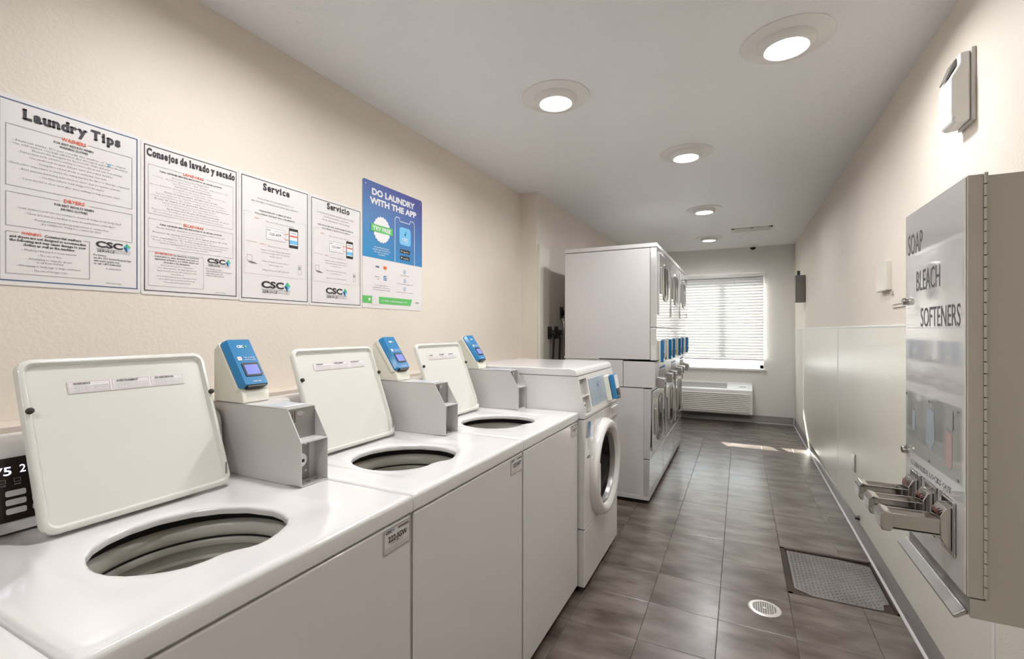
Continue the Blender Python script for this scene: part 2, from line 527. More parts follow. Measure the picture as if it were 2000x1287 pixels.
def struct(b, name, m, **k):
    o = b.obj(name, m, **k); tag(o, kind='structure'); return o
b = B().box(XL - .12, XL, YB - .1, YJ + .02, 0, ZT)
b.box(XL - .12, XJ, YJ, YE + .12, 0, ZT)
wl = struct(b, 'wall_left', M['wall'])
wr = struct(B().box(XR, XR + .12, YB - .1, YE + .12, 0, ZT), 'wall_right', M['wall'])
struct(B().box(XL - .12, XR + .12, YB - .12, YB, 0, ZT), 'wall_back', M['wall'])
WX0, WX1, WZ0, WZ1 = -0.91, 0.30, 0.765, 2.13
b = B().box(XJ, WX0, YE, YE + .14, 0, ZT).box(WX1, XR, YE, YE + .14, 0, ZT)
b.box(WX0, WX1, YE, YE + .14, 0, WZ0).box(WX0, WX1, YE, YE + .14, WZ1, ZT)
struct(b, 'wall_end', M['wall_white'])
# ceiling, with the very slight rise towards the window
b = B().prism([(YB - .1, zc(YB - .1)), (YE + .14, zc(YE + .14)), (YE + .14, ZT + .1), (YB - .1, ZT + .1)], 'x', XL - .12, XR + .12)
struct(b, 'ceiling', M['ceil'])
# pipe chase ledge on the left wall
struct(B().box(XL, -1.585, YB, YJ, 0.86, 1.078), 'trim_1', M['trimw'], bevel=.004)
# baseboards (vinyl cove with a pale toe)
def cove(name, pts_axis, a0, a1, side):
    # profile in (d, z): d = distance from wall
    prof = [(0, 0), (0.016, 0), (0.011, 0.006), (0.006, 0.018), (0.0045, 0.10), (0.0, 0.104)]
    toe = [(0.011, 0.0005), (0.020, 0.0005), (0.0185, 0.004), (0.0135, 0.008), (0.009, 0.009)]
    f = (lambda p: (XR - p[0], p[1])) if side == 'r' else (lambda p: (YE - p[0], p[1]))
    o = struct(B().prism([f(p) for p in prof], pts_axis, a0, a1), name, M['base'], smooth=50)
    ORG[o.name] = Vector((0, 0, 0))
    B().prism([f(p) for p in toe], pts_axis, a0, a1).obj('toe_edge', M['basetoe'], o, smooth=50)
cove('baseboard_right', 'y', YB, YE, 'r')
cove('baseboard_end', 'x', XJ, XR - .02, 'e')
# wall panels on the right wall, 8 ft long, with divider strips
ORG['wall_right'] = Vector((0, 0, 0)); ORG['wall_left'] = Vector((0, 0, 0))
seams = [YB, -0.55, 1.872, 4.346, YE]
for a, c in zip(seams, seams[1:]):
    box('wall_panel', M['frp'], wr, XR - .0035, XR, a + .003, c - .003, .095, 1.33, bevel=.0008, seg=1)
for y in seams[1:-1]:
    box('panel_divider', M['plastic'], wr, XR - .0055, XR - .001, y - .009, y + .009, .104, 1.33, bevel=.001, seg=1)
box('panel_cap', M['plastic'], wr, XR - .006, XR, YB, YE, 1.328, 1.338, bevel=.001, seg=1)

# window in the end wall
w = struct(B().box(WX0, WX1, YE + .06, YE + .12, WZ0, WZ0 + .05).box(WX0, WX1, YE + .06, YE + .12, WZ1 - .05, WZ1)
           .box(WX0, WX0 + .045, YE + .06, YE + .12, WZ0, WZ1).box(WX1 - .045, WX1, YE + .06, YE + .12, WZ0, WZ1),
           'window_1', M['plastic'], bevel=.002)
ORG['window_1'] = Vector((0, 0, 0))
box('mullion', M['plastic'], w, -.325, -.255, YE + .065, YE + .115, WZ0 + .05, WZ1 - .05, bevel=.002)
B().box(WX0 + .045, -.325, YE + .07, YE + .1, WZ0 + .05, .842).box(-.255, WX1 - .045, YE + .07, YE + .1, WZ0 + .05, .842).obj('sash_rail', M['plastic'], w, bevel=.003)
B().box(-.34, -.29, YE + .055, YE + .07, .80, .85).obj('latch', M['plastic'], w, bevel=.003)
box('pane', M['pane'], w, WX0 + .045, -.325, YE + .082, YE + .088, .842, WZ1 - .05)
box('pane', M['pane'], w, -.255, WX1 - .045, YE + .082, YE + .088, .842, WZ1 - .05)
box('window_sill', M['plastic'], w, WX0 - .03, WX1 + .035, YE - .03, YE + .06, .735, .766, bevel=.006)
# the ground outside
tag(B().box(-12, 12, YE + .2, 30, -.3, -.15).obj('pavement', M['concrete']), kind='structure')

# ------------------------------------------------------------------ ceiling lights
def ceiling_light(x, y, label):
    z = zc(y)
    t = thing('ceiling_light', (x, y, z), label, 'light', 'recessed ceiling lights')
    B().lathe([(0.160, 0), (0.163, -.003), (0.158, -.007), (0.100, -.009), (0.100, 0)], (x, y, z), 'z', 64).obj('trim_ring', M['plastic'], t, smooth=40)
    B().lathe([(0.103, -.008), (0.100, -.020), (0.090, -.034), (0.082, -.038), (0.077, -.036), (0.074, -.030)], (x, y, z), 'z', 64).obj('lamp_housing', M['plastic'], t, smooth=60)
    B().lathe([(0.075, -.031), (0.05, -.037), (0, -.040)], (x, y, z), 'z', 48).obj('lens', M['lens'], t, smooth=60)
    l = bpy.data.lights.new('lamp', 'AREA'); l.shape = 'DISK'; l.size = .14; l.energy = LAMP_W; l.color = LAMP_COL; l.spread = math.radians(170)
    lo = bpy.data.objects.new('lamp_glow', l); lo.parent = t; lo.location = (0, 0, -.045); COL.objects.link(lo)
    return t
ceiling_light(0.164, 2.135, 'largest, nearest recessed ceiling light, by the right wall')
ceiling_light(-0.815, 2.155, 'recessed ceiling light above the row of washers, left of the aisle')
ceiling_light(-0.318, 3.235, 'third recessed ceiling light, alone over the middle of the room')
ceiling_light(-0.312, 4.87, 'small recessed ceiling light above the stacked dryers, second from window')
ceiling_light(-0.36, 6.50, 'farthest recessed ceiling light, next to the air vent')
ceiling_light(-1.0, 1.0, 'recessed ceiling light just outside the top left of the frame')
ceiling_light(-0.35, -0.6, 'unseen ceiling light behind the camera, added as fill')  # unseen lamp, added to fill the room with flatter light
ceiling_light(-0.35, -1.9, 'unseen ceiling light near the back wall, added as fill')  # second unseen lamp, added for ambient fill

# ceiling vent
t = thing('ceiling_vent', (.12, 6.11, zc(6.11)), 'white rectangular air vent in the ceiling near the window', 'vent')
z = zc(6.11)
B().box(-.09, .33, 6.01, 6.04, z - .012, z).box(-.09, .33, 6.18, 6.21, z - .012, z).box(-.09, -.06, 6.01, 6.21, z - .012, z).box(.30, .33, 6.01, 6.21, z - .012, z).box(.105, .135, 6.01, 6.21, z - .012, z).obj('frame', M['plastic'], t, bevel=.002)
box('duct_opening', M['greybox'], t, -.06, .30, 6.04, 6.18, z - .003, z - .0005)
for k in range(6):
    y = 6.052 + k * .023
    B().prism([(y, z - .004), (y + .004, z - .004), (y + .016, z - .013), (y + .012, z - .013)], 'x', -.06, .30).obj('slat', M['plastic'], t)

# dome camera
t = thing('security_camera', (.16, 7.36, zc(7.36)), 'small white dome security camera on the ceiling above the window', 'camera')
B().lathe([(0, 0), (.062, 0), (.062, -.02), (.055, -.03), (.035, -.034)], (.16, 7.36, zc(7.36)), 'z', 32).obj('base', M['plastic'], t, smooth=40)
B().lathe([(.040, -.030), (.037, -.045), (.024, -.060), (0, -.066)], (.16, 7.36, zc(7.36)), 'z', 32).obj('dome', M['glassdark'], t, smooth=60)

# ------------------------------------------------------------------ blinds
t = thing('window_blind', (-.30, 7.46, .88), 'white horizontal slat blind over the end window', 'blind')
BX0, BX1 = -.93, .30
box('headrail', M['plastic'], t, BX0, BX1, 7.43, 7.485, 2.075, 2.125, bevel=.004)
sb = B()
n = 28; pitch = (2.075 - .925) / n
ang = math.radians(62)
hw = .0310
pts = [(-hw, 0), (-hw * .5, .0022), (0, .0030), (hw * .5, .0022), (hw, 0), (hw, -.0022), (0, .0008), (-hw, -.0022)]
for k in range(n):
    zz = .925 + pitch * (k + .5)
    prof = [(7.458 + p[0] * math.cos(ang) - p[1] * math.sin(ang), zz + p[0] * math.sin(ang) + p[1] * math.cos(ang)) for p in pts]
    B().prism(prof, 'x', BX0 + .005 + random.uniform(-.002, .002), BX1 - .005).obj('slat', M['blind'], t, smooth=60)
box('bottom_rail', M['plastic'], t, BX0, BX1, 7.438, 7.480, .886, .912, bevel=.004)
for x in (-.82, -.55, -.08, .20):
    B().tube([(x, 7.436, .90), (x, 7.436, 2.08)], .0012, 6).obj('ladder_cord', M['plastic'], t)

# ------------------------------------------------------------------ wall air conditioner under the window
t = thing('wall_air_conditioner', (-.40, 7.39, .12), 'white wall-mounted air conditioner with slatted front under the window', 'air conditioner')
AX0, AX1 = -1.00, .155
B().prism([(7.498, .125), (7.30, .125), (7.285, .14), (7.285, .455), (7.292, .472), (7.44, .560), (7.498, .565)], 'x', AX0, AX1).obj('cabinet', M['slat_ptac'], t, bevel=.006)
for k in range(10):
    zz = .165 + k * .027
    B().prism([(7.286, zz), (7.272, zz + .003), (7.272, zz + .009), (7.286, zz + .018)], 'x', AX0 + .03, AX1 - .035).obj('louver', M['slat_ptac'], t, bevel=.001, seg=1)
sl = Vector((0, .148, .088)).normalized()
nn = Vector((0, -sl.z, sl.y))
def on_slope(x, a, h):  # a = distance along the slope from its lower edge
    return Vector((x, 7.292, .472)) + sl * a + nn * h
def slope_box(b, x0, x1, a0, a1, h0, h1):
    P = [on_slope(x, a, h) for h in (h0, h1) for a in (a0, a1) for x in (x0, x1)]
    v = [b.bm.verts.new(p) for p in P]
    for f in ((0, 2, 3, 1), (4, 5, 7, 6), (0, 1, 5, 4), (2, 6, 7, 3), (0, 4, 6, 2), (1, 3, 7, 5)): b.bm.faces.new([v[i] for i in f])
b = B(); slope_box(b, AX0 + .04, -.17, .03, .15, .0005, .0015)
gr = b.obj('air_outlet', M['greybox'], t)
for k in range(7):
    b = B(); slope_box(b, AX0 + .04, -.17, .033 + k * .017, .037 + k * .017, .001, .005); b.obj('grille_bar', M['slat_ptac'], t)
b = B(); slope_box(b, -.03, .10, .06, .12, .0005, .004); b.obj('control_flap', M['plastic'], t, bevel=.001)
b = B(); slope_box(b, -.015, .075, .07, .085, .004, .0045); b.obj('control_slot', M['greybox'], t)

# ------------------------------------------------------------------ floor fittings
# access pit plate
t = thing('floor_access_plate', (.44, 2.97, -.012), 'rusty-edged diamond tread steel plate set into the floor by the right wall', 'floor plate')
b = B().box(PX0, PX1, PY0, PY0 + .018, -.02, -.0005).box(PX0, PX1, PY1 - .018, PY1, -.02, -.0005).box(PX0, PX0 + .020, PY0, PY1, -.02, -.0005).box(PX1 - .012, PX1, PY0, PY1, -.02, -.0005)
b.obj('rusty_frame', M['rust'], t)
box('frame_gap', M['black'], t, PX0, PX1, PY0, PY1, -.022, -.016)
# the plate itself, with ragged rusty corners
pl = [(PX0 + .032, PY0 + .075), (PX0 + .075, PY0 + .050), (PX0 + .11, PY0 + .026), (PX1 - .10, PY0 + .022), (PX1 - .055, PY0 + .035), (PX1 - .045, PY0 + .09), (PX1 - .020, PY0 + .10), (PX1 - .016, PY1 - .06), (PX1 - .05, PY1 - .045), (PX1 - .16, PY1 - .026), (PX0 + .032, PY1 - .024)]
B().prism(pl, 'z', -.016, -.006).obj('tread_plate', M['tread'], t)
box('rusty_bed', M['rust'], t, PX0 + .018, PX1 - .01, PY0 + .016, PY1 - .016, -.016, -.0105)
b = B()
def inside(p, poly):
    c = False
    for i in range(len(poly)):
        a, d = poly[i], poly[i - 1]
        if (a[1] > p[1]) != (d[1] > p[1]) and p[0] < (d[0] - a[0]) * (p[1] - a[1]) / (d[1] - a[1]) + a[0]: c = not c
    return c
s_ = .0185; i = 0
y = PY0 + .03
while y < PY1 - .02:
    x = PX0 + .03; j = 0
    while x < PX1 - .015:
        if inside((x, y), pl) and inside((x + .012, y), pl) and inside((x - .012, y), pl) and inside((x, y + .012), pl) and inside((x, y - .012), pl):
            a = math.radians(45 if (i + j) % 2 else -45)
            dx, dy = math.cos(a), math.sin(a); px, py = -dy, dx
            L_, w_ = .0100, .0028
            base = [(x + dx * L_, y + dy * L_), (x + px * w_, y + py * w_), (x - dx * L_, y - dy * L_), (x - px * w_, y - py * w_)]
            top = [(x + dx * L_ * .5, y + dy * L_ * .5), (x + px * w_ * .45, y + py * w_ * .45), (x - dx * L_ * .5, y - dy * L_ * .5), (x - px * w_ * .45, y - py * w_ * .45)]
            b.loops([[(*p, -.006) for p in base], [(*p, -.0038) for p in top]])
        x += s_; j += 1
    y += s_ * .62 * 1.25; i += 1
tag(b.obj('tread_lug', M['tread'], t), kind='stuff')

# floor drain
t = thing('floor_drain', (.103, 2.498, 0), 'round pale metal floor drain grate in the middle of the aisle', 'drain')
c = (.103, 2.498, 0)
B().cyl(c, .062, .0002, .0008, 'z', 40).obj('well_shade_disc', M['black'], t)  # black disc lying on the tile, coloured for the shade inside the drain
B().lathe([(.052, .0008), (.052, .003), (.066, .003), (.070, .0006), (.070, .0002)], c, 'z', 48).obj('rim', M['drain'], t, smooth=40)
b = B()
for k in range(-5, 6):
    d = k * .0098; h = math.sqrt(max(.053 ** 2 - d * d, 0))
    b.box(c[0] + d - .0013, c[0] + d + .0013, c[1] - h, c[1] + h, .0012, .0028)
for k in range(-8, 9):
    d = k * .0064; h = math.sqrt(max(.053 ** 2 - d * d, 0))
    if h > .006: b.box(c[0] - h, c[0] + h, c[1] + d - .0009, c[1] + d + .0009, .0012, .0026)
tag(b.obj('grate_bars', M['drain'], t), kind='stuff')
B().lathe([(0, .0032), (.005, .0032), (.007, .0028)], c, 'z', 16).obj('center_screw', M['drain'], t)

# cleanout cover
t = thing('cleanout_cover', (.611, 3.884, 0), 'round floor cleanout cover tiled over, thin ring by the right baseboard', 'floor cover')
c = (.600, 3.884, 0)
B().lathe([(.056, .0003), (.056, .0016), (.060, .0016), (.060, .0003)], c, 'z', 48).obj('ring', M['darkmetal'], t)
B().lathe([(0, .0010), (.056, .0010)], c, 'z', 48).obj('cover_disc', M['tile'], t)
B().cyl(c, .006, .001, .002, 'z', 12).obj('screw', M['dark'], t)

# ------------------------------------------------------------------ posters on the left wall
def poster(label, y0, y1, z0, z1, bl, br, m='paper'):
    t = thing('wall_poster', (XL, (y0 + y1) / 2, z0), label, 'poster', 'posters on the left wall')
    cy, cz = (y0 + y1) / 2, (z0 + z1) / 2
    B().prism([(cy + a, cz + c) for a, c in rrect(y1 - y0, z1 - z0, .008, 4)], 'x', XL + .0003, XL + .0025).obj('poster_sheet', M[m], t)
    pg = Page((XL + .0025, 0, 0), (0, 1, 0), (0, 0, 1), .0006)
    if bl is not None:
        pg.outline('navy#border_line' if y0 < .6 else 'ink#border_line', bl, br, z0 + .012, z1 - .012, .0022)
    return t, pg

# 1: Laundry Tips
t, g = poster('largest white poster headed Laundry Tips, leftmost on the left wall', .478, .7965, 1.425, 1.913, .487, .788)
g.serif('ink#heading', 'Laundry Tips', .530, .745, 1.860, .0255, .05)
g.outline('inkgrey', .499, .774, 1.681, 1.8385, .0009, gap=(.606, .666))
g.text('red#washers_subheading', 'WASHERS', .635, 1.8315, .0095, .054, bold=.02)
g.text('ink', 'FOR BEST RESULTS WHEN', .635, 1.8195, .0058, .086, bold=.02)
g.text('ink', 'WASHING CLOTHES', .635, 1.8100, .0058, .062, bold=.02)
L1 = [('- Pretreat stains. Do not overfill the washer or leave empty', .245, 1.8005), ('- Use cold washes. Use high efficiency (he) detergent and follow directions', .255, 1.792),
      ('Measure the detergent for the load size. Shake and pour', .17, 1.7830), ('- Turn pockets inside out before washing to remove objects and coins from clothing', .225, 1.7735),
      ('Use small loads to wash delicate items and reduce wrinkles', .18, 1.7630), ('- Pausing fabric softener directly on clothes may cause stains', .15, 1.7520),
      ('- Check water temperature to ensure the setting matches the fabric or label type of garment', .265, 1.7410),
      ('- Read garment laundering instructions to ensure they are machine washable', .22, 1.7290), ('- Use fabric softener beads designed for the washer', .14, 1.7180),
      ('- Leave the lid or door open after done washing to help prevent odors', .215, 1.7050)]
for s_, w_, z_ in L1: g.text('inkgrey', s_, .634, z_ - .002, .0046, w_)
g.disc('lblue', .716, 1.7975, .004, 12)
g.outline('inkgrey', .499, .774, 1.578, 1.665, .0009, gap=(.604, .668))
g.text('red#dryers_subheading', 'DRYERS', .636, 1.6620, .0095, .045, bold=.02)
g.text('ink', 'FOR BEST RESULTS WHEN', .636, 1.6500, .0058, .086, bold=.02)
g.text('ink', 'DRYING CLOTHES', .636, 1.6395, .0058, .058, bold=.02)
for s_, w_, z_ in [('- Load clothes loosely into the machine to ensure all clothes are properly dried', .225, 1.6255), ('- Check and clean the lint filter to keep the performance of the dryer', .195, 1.6135),
                   ('- Read garment laundering instructions to ensure they', .165, 1.6000), ('are suitable for drying in a commercial dryer', .13, 1.5915)]:
    g.text('inkgrey', s_, .632, z_, .0048, w_)
g.outline('inkgrey', .499, .670, 1.4555, 1.5635, .0009, gap=(.523, .656))
g.text('red#warning_subheading', 'WARNING:', .548, 1.5590, .0070, .040, bold=.02)
g.text('ink', 'Commercial washers', .612, 1.5590, .0062, .078, bold=.025)
g.text('ink', 'and dryers are not designed to accommodate', .584, 1.5490, .0062, .155, bold=.025)
g.text('ink', 'the following and may cause damage to your', .584, 1.5395, .0062, .155, bold=.025)
g.text('ink', 'clothes as well as the machine:', .584, 1.5300, .0062, .105, bold=.025)
for s_, w_, z_ in [('- Washing rubberized or foam material', .11, 1.518), ('- The use of dyes', .048, 1.5065), ('- Attempting to clean tar, grease', .092, 1.4955), ('or oil from clothing', .055, 1.4875),
                   ('- Attempting to wash rugs or large comforters', .130, 1.4765), ('- The use of foreign coins', .072, 1.4650)]:
    g.text('inkgrey', s_, .584, z_, .0048, w_)
g.logo(.684, .770, 1.5525, .0165)
for k, s_ in enumerate(['For Service:', 'use the CSC Service Request App', 'visit www.cscsw.com', 'or call 1-877-264-6622']):
    g.text('ink', s_, .679, 1.526 - k * .0082, .0050, [.030, .092, .062, .066][k], 'l', bold=.015)
g.text('ink', 'CSC Service App', .727, 1.4465, .0042, .038)
g.text('ink', 'Download Now', .727, 1.4895, .0042, .038)
g.flush(t, PN)

# 2: Consejos
t, g = poster('white poster headed Consejos de lavado y secado, second from left', .7975, 1.1125, 1.423, 1.908, .806, 1.104)
g.serif('ink#heading', 'Consejos de lavado y secado', .812, 1.098, 1.862, .0225, .045)
g.outline('inkpale', .817, 1.091, 1.680, 1.836, .0009, gap=(.915, .992))
g.text('red#lavadoras_subheading', 'LAVADORAS', .953, 1.8285, .0085, .066, bold=.02)
g.text('ink', 'PARA OBTENER MEJORES RESULTADOS AL LAVAR LA ROPA', .950, 1.8190, .0045, .200, bold=.02)
SP = ['Separe la ropa blanca de la ropa de color y no sobrecargue la lavadora', 'Use detergente de alta eficiencia', 'Siga las instrucciones del envase del detergente para la carga',
      'Revise los bolsillos de todas las prendas antes de lavar', 'No use demasiado detergente ya que puede dejar residuos en la ropa', 'Lave con agua fria siempre que sea posible para ahorrar energia',
      'Revise la temperatura del agua para la tela', 'Lea las etiquetas de cuidado de las prendas antes de lavar', 'Use suavizante de telas segun las instrucciones', 'Deje la tapa o la puerta abierta al terminar']
for k in range(15):
    g.text('inkpale' if k % 3 else 'inkgrey', SP[k % 10], .950 + random.uniform(-.01, .01), 1.8085 - k * .0087, .0042, random.choice([.25, .24, .17, .22, .12]))
g.outline('inkpale', .817, 1.091, 1.574, 1.665, .0009, gap=(.915, .992))
g.text('red#secadoras_subheading', 'SECADORAS', .953, 1.6575, .0085, .066, bold=.02)
g.text('ink', 'PARA OBTENER MEJORES RESULTADOS AL SECAR LA ROPA', .950, 1.6480, .0045, .200, bold=.02)
for k in range(8): g.text('inkpale' if k % 2 else 'inkgrey', SP[(k + 4) % 10], .950, 1.6380 - k * .0080, .0042, [.22, .07, .24, .13, .25, .24, .20, .10][k])
g.outline('inkpale', .817, .986, 1.452, 1.561, .0009)
g.text('red#advertencia_subheading', 'ADVERTENCIA:', .862, 1.5540, .0058, .054, bold=.02)
g.text('ink', 'Las lavadoras y secadoras', .930, 1.5540, .0048, .08, bold=.015)
for k, s_ in enumerate(['comerciales no estan disenadas para lavar los', 'siguientes articulos, y podrian danar sus', 'prendas y las maquinas:']):
    g.text('ink', s_, .902, 1.5450 - k * .0085, .0048, [.135, .135, .08][k], bold=.015)
for k in range(7): g.text('inkgrey', SP[k], .902, 1.5185 - k * .0090, .0042, [.10, .12, .12, .04, .12, .11, .08][k])
g.logo(.999, 1.082, 1.5480, .0150)
for k, s_ in enumerate(['Para solicitar servicio:', 'Utilice la aplicacion CSC Service Request', 'visite www.cscsw.com', 'o llame al 1-877-264-6622']):
    g.text('inkgrey', s_, .994, 1.5240 - k * .0080, .0044, [.055, .092, .058, .064][k], 'l', bold=.01)
g.text('inkgrey', 'CSC Service App', 1.045, 1.4420, .0040, .036)
g.flush(t, PN)

# 3 / 4: Service and Servicio
def service(t, g, x0, k, title, tw, hdr, foot, names):
    """x0 = left of the inner area, k = width scale"""
    X_ = lambda a: x0 + a * k
    g.serif('ink#heading', title, X_(.078), X_(.078) + tw, 1.860, .0255, .04)
    for i_, (s_, w_, z_, bo) in enumerate(hdr): g.text('ink' if bo else 'inkgrey', s_, X_(.135), z_, .0052, w_ * k, bold=.012 if bo else 0)
    g.outline('inkpale', X_(.001), X_(.279), 1.527, 1.763, .0007, gap=(X_(.03), X_(.24)))
    g.text('red', 'STEP 1:', X_(.056), 1.741, .0045, .026 * k); g.text('inkgrey', 'Take note of the machine ID number', X_(.155), 1.737, .0045, .13 * k)
    # machine tag picture
    g.rect('white', X_(.093), X_(.178), 1.670, 1.717); g.outline('inkgrey', X_(.093), X_(.178), 1.670, 1.717, .0008)
    g.text('ink', '123-APP', X_(.135), 1.688, .0100, .052 * k, bold=.005)
    g.text('ink', 'CSC', X_(.104), 1.705, .0050, .016 * k, bold=.02); g.text('inkgrey', 'Service works', X_(.15), 1.706, .004, .04 * k)
    g.text('inkpale', 'For service or refunds', X_(.135), 1.676, .0035, .07 * k)
    # phone picture
    g.rect('dark', X_(.196), X_(.240), 1.652, 1.733); g.rect('white', X_(.199), X_(.237), 1.664, 1.722)
    g.rect('lblue', X_(.199), X_(.237), 1.668, 1.684); g.rect('red', X_(.201), X_(.235), 1.698, 1.704); g.rect('inkpale', X_(.205), X_(.230), 1.712, 1.716)
    g.line('orange', (X_(.168), 1.701), (X_(.199), 1.708), .0016); g.line('orange', (X_(.164), 1.692), (X_(.180), 1.681), .0016); g.line('orange', (X_(.180), 1.681), (X_(.199), 1.684), .0016)
    g.text('red', 'STEP 2:', X_(.078), 1.645, .0045, .026 * k); g.text('inkgrey', foot[0], X_(.148), 1.641, .0045, .09 * k)
    g.text('inkgrey', 'Download Now', X_(.032), 1.6485, .0035, .045 * k)
    for i_, s_ in enumerate(foot[1:]):
        g.text('inkgrey', s_, X_(.135), [1.6235, 1.6125, 1.601, 1.5795, 1.567, 1.5455][i_], .0045, [.135, .125, .055, .12, .06, .12][i_] * k)
    # laptop and handset line drawings
    g.outline('inkgrey', X_(.012), X_(.034), 1.575, 1.598, .0008); g.poly('inkgrey', [(X_(.014), 1.5735), (X_(.038), 1.5735), (X_(.058), 1.5665), (X_(.030), 1.5665)])
    g.outline('inkgrey', X_(.240), X_(.256), 1.545, 1.585, .0008); g.rect('inkpale', X_(.243), X_(.253), 1.565, 1.579)
    g.logo(X_(.072), X_(.203), 1.4780, .0245)
    g.flush(t, names)
t, g = poster('white poster headed Service, third from left on the left wall', 1.1135, 1.4295, 1.420, 1.909, 1.123, 1.421)
service(t, g, 1.132, 1.0, 'Service', .122,
        [('YOUR SATISFACTION IS IMPORTANT TO US', .165, 1.819, False), ('AND PROPERLY WORKING MACHINES ARE A PRIORITY', .212, 1.806, False), ('PLEASE REPORT A SERVICE ISSUE', .142, 1.773, True), ('FOLLOWING THE EASY TWO STEP METHOD', .178, 1.760, True)],
        ['Report the service issue by', 'Using the CSC Service Request App (available', 'for free on the App Store or Google Play)', 'and by "report"', 'Visiting our website and request a service at', 'www.cscsw.com', 'Calling toll free at 1-877-264-6622'], PN)
t, g = poster('white poster headed Servicio, fourth from left, beside the blue one', 1.4305, 1.7415, 1.420, 1.905, 1.440, 1.731)
service(t, g, 1.448, .98, 'Servicio', .137,
        [('SU SATISFACCION ES IMPORTANTE PARA NOSOTROS', .225, 1.832, False), ('Y EL FUNCIONAMIENTO ADECUADO', .155, 1.818, False), ('DE LAS MAQUINAS ES UNA PRIORIDAD', .165, 1.804, False), ('POR FAVOR REPORTE UN PROBLEMA DE SERVICIO', .215, 1.778, True), ('SIGUIENDO ESTOS DOS PASOS', .17, 1.765, True)],
        ['Reporte el problema de', 'Utilizando la aplicacion CSC Service Request', 'disponible gratis en las tiendas', 'de aplicaciones', 'Visite nuestro sitio web y solicite servicio', 'en www.cscsw.com', 'Llame sin costo al 1-877-264-6622'], PN)

# 5: blue app poster
t, g = poster('blue and white poster reading Do Laundry With The App, rightmost', 1.7465, 2.226, 1.424, 2.067, None, None)
g.poly('posterblue', [(1.7465, 1.680), (2.226, 1.680), (2.226, 2.059), (2.218, 2.067), (1.7545, 2.067), (1.7465, 2.059)])
g.layers['posterblue'].bm.verts.ensure_lookup_table()
g2 = Page((XL + .0025, 0, 0), (0, 1, 0), (0, 0, 1), .0014)
g2.text('white#title_line', 'DO LAUNDRY', 1.983, 2.002, .0300, .345, bold=.045, res=3)
g2.text('white#title_line_below', 'WITH THE APP', 1.983, 1.955, .0300, .375, bold=.045, res=3)
seal = []
for i in range(40):
    r = .066 if i % 2 else .061
    seal.append((1.884 + r * math.cos(2 * PI * i / 40), 1.832 + r * 1.05 * math.sin(2 * PI * i / 40)))
g2.poly('white#scalloped_seal', seal)
g3 = Page((XL + .0025, 0, 0), (0, 1, 0), (0, 0, 1), .0020)
g3.poly('green#seal_banner', [(1.803, 1.815), (1.966, 1.815), (1.966, 1.853), (1.803, 1.853)])
g4 = Page((XL + .0025, 0, 0), (0, 1, 0), (0, 0, 1), .0026)
g4.text('white#banner_text', 'TRY FREE', 1.884, 1.824, .0190, .135, bold=.03, res=3)
for k, s_ in enumerate(['Set up the app and get', 'your first wash and dry on us', 'No cash, no quarters', 'needed']):
    g2.text('white', s_, 1.883, 1.735 - k * .0120, .0068, [.11, .135, .11, .05][k], bold=.015)
# phone outline
for a0, a1, b0, b1 in ((1.985, 1.9885, 1.680, 1.915), (2.1525, 2.156, 1.680, 1.915), (1.997, 2.022, 1.9245, 1.928), (2.117, 2.144, 1.9245, 1.928), (2.027, 2.112, 1.9065, 1.910)):
    g2.rect('white', a0, a1, b0, b1)
g2.line('white', (1.9865, 1.914), (1.998, 1.9265), .0035); g2.line('white', (2.143, 1.9265), (2.1545, 1.914), .0035)
g2.line('white', (2.021, 1.927), (2.028, 1.908), .0035); g2.line('white', (2.118, 1.927), (2.111, 1.908), .0035)
g2.poly('lblue', [(2.071 + a, 1.830 + c_) for a, c_ in rrect(.098, .098, .018, 4)])
g3.text('white', 'CSC', 2.071, 1.806, .0150, .050, bold=.03, res=2); g3.text('white', 'ServiceWorks', 2.071, 1.794, .006, .052)
g3.poly('navy', [(2.062, 1.846), (2.071, 1.832), (2.080, 1.846)]); g3.poly('teal', [(2.066, 1.850), (2.078, 1.862), (2.084, 1.850)])
for zz, s_ in ((1.747, 'App Store'), (1.711, 'Google Play')):
    g2.rect('dark', 2.030, 2.112, zz - .0105, zz + .0105); g3.text('white', s_, 2.078, zz - .006, .0085, .045, bold=.01)
    g3.poly('white', [(2.038, zz - .006), (2.038, zz + .006), (2.048, zz)])
g.text('navy', 'VISA', 1.851, 1.633, .0095, .030, bold=.03, slant=.2)
g.disc('red', 1.904, 1.638, .0085, 16); g2.disc('orange', 1.914, 1.638, .0085, 16)
g.text('inkgrey', 'Discover', 1.851, 1.584, .006, .034, bold=.01); g.text('inkgrey', 'pay', 1.858, 1.573, .006, .016)
g.rect('posterblue', 1.898, 1.922, 1.572, 1.596); g2.text('white', 'AM', 1.910, 1.585, .006, .018, bold=.03); g2.text('white', 'EX', 1.910, 1.576, .006, .018, bold=.03)
for k, s_ in enumerate(['Use credit, debit or', 'prepaid cards to load money', 'onto your laundry account']): g.text('inkgrey', s_, 1.883, 1.540 - k * .0115, .0060, [.10, .125, .13][k])
for k, (zz, s_) in enumerate(((1.635, 'Pay with app'), (1.587, 'Get notified when laundry is done'), (1.541, 'See which machines are available'))):
    g.disc('inkpale', 2.070, zz, .012, 16); g2.disc('white', 2.070, zz, .0095, 16); g3.rect('lblue', 2.066, 2.074, zz - .006, zz + .006)
    g.text('inkgrey', s_, 2.070, zz - .0235, .0055, [.07, .14, .145][k])
g.poly('green', [(1.7465, 1.4485), (2.120, 1.4485), (2.134, 1.4845), (1.7465, 1.4845)])
g2.disc('white', 1.793, 1.467, .0075, 12)
g2.text('white', 'or visit csclaundryapp.com', 1.985, 1.462, .0085, .21, bold=.02)
g2.rect('paper', 1.812, 1.862, 1.440, 1.492)
g.text('inkgrey', 'CSC', 2.178, 1.464, .0075, .030, bold=.03)
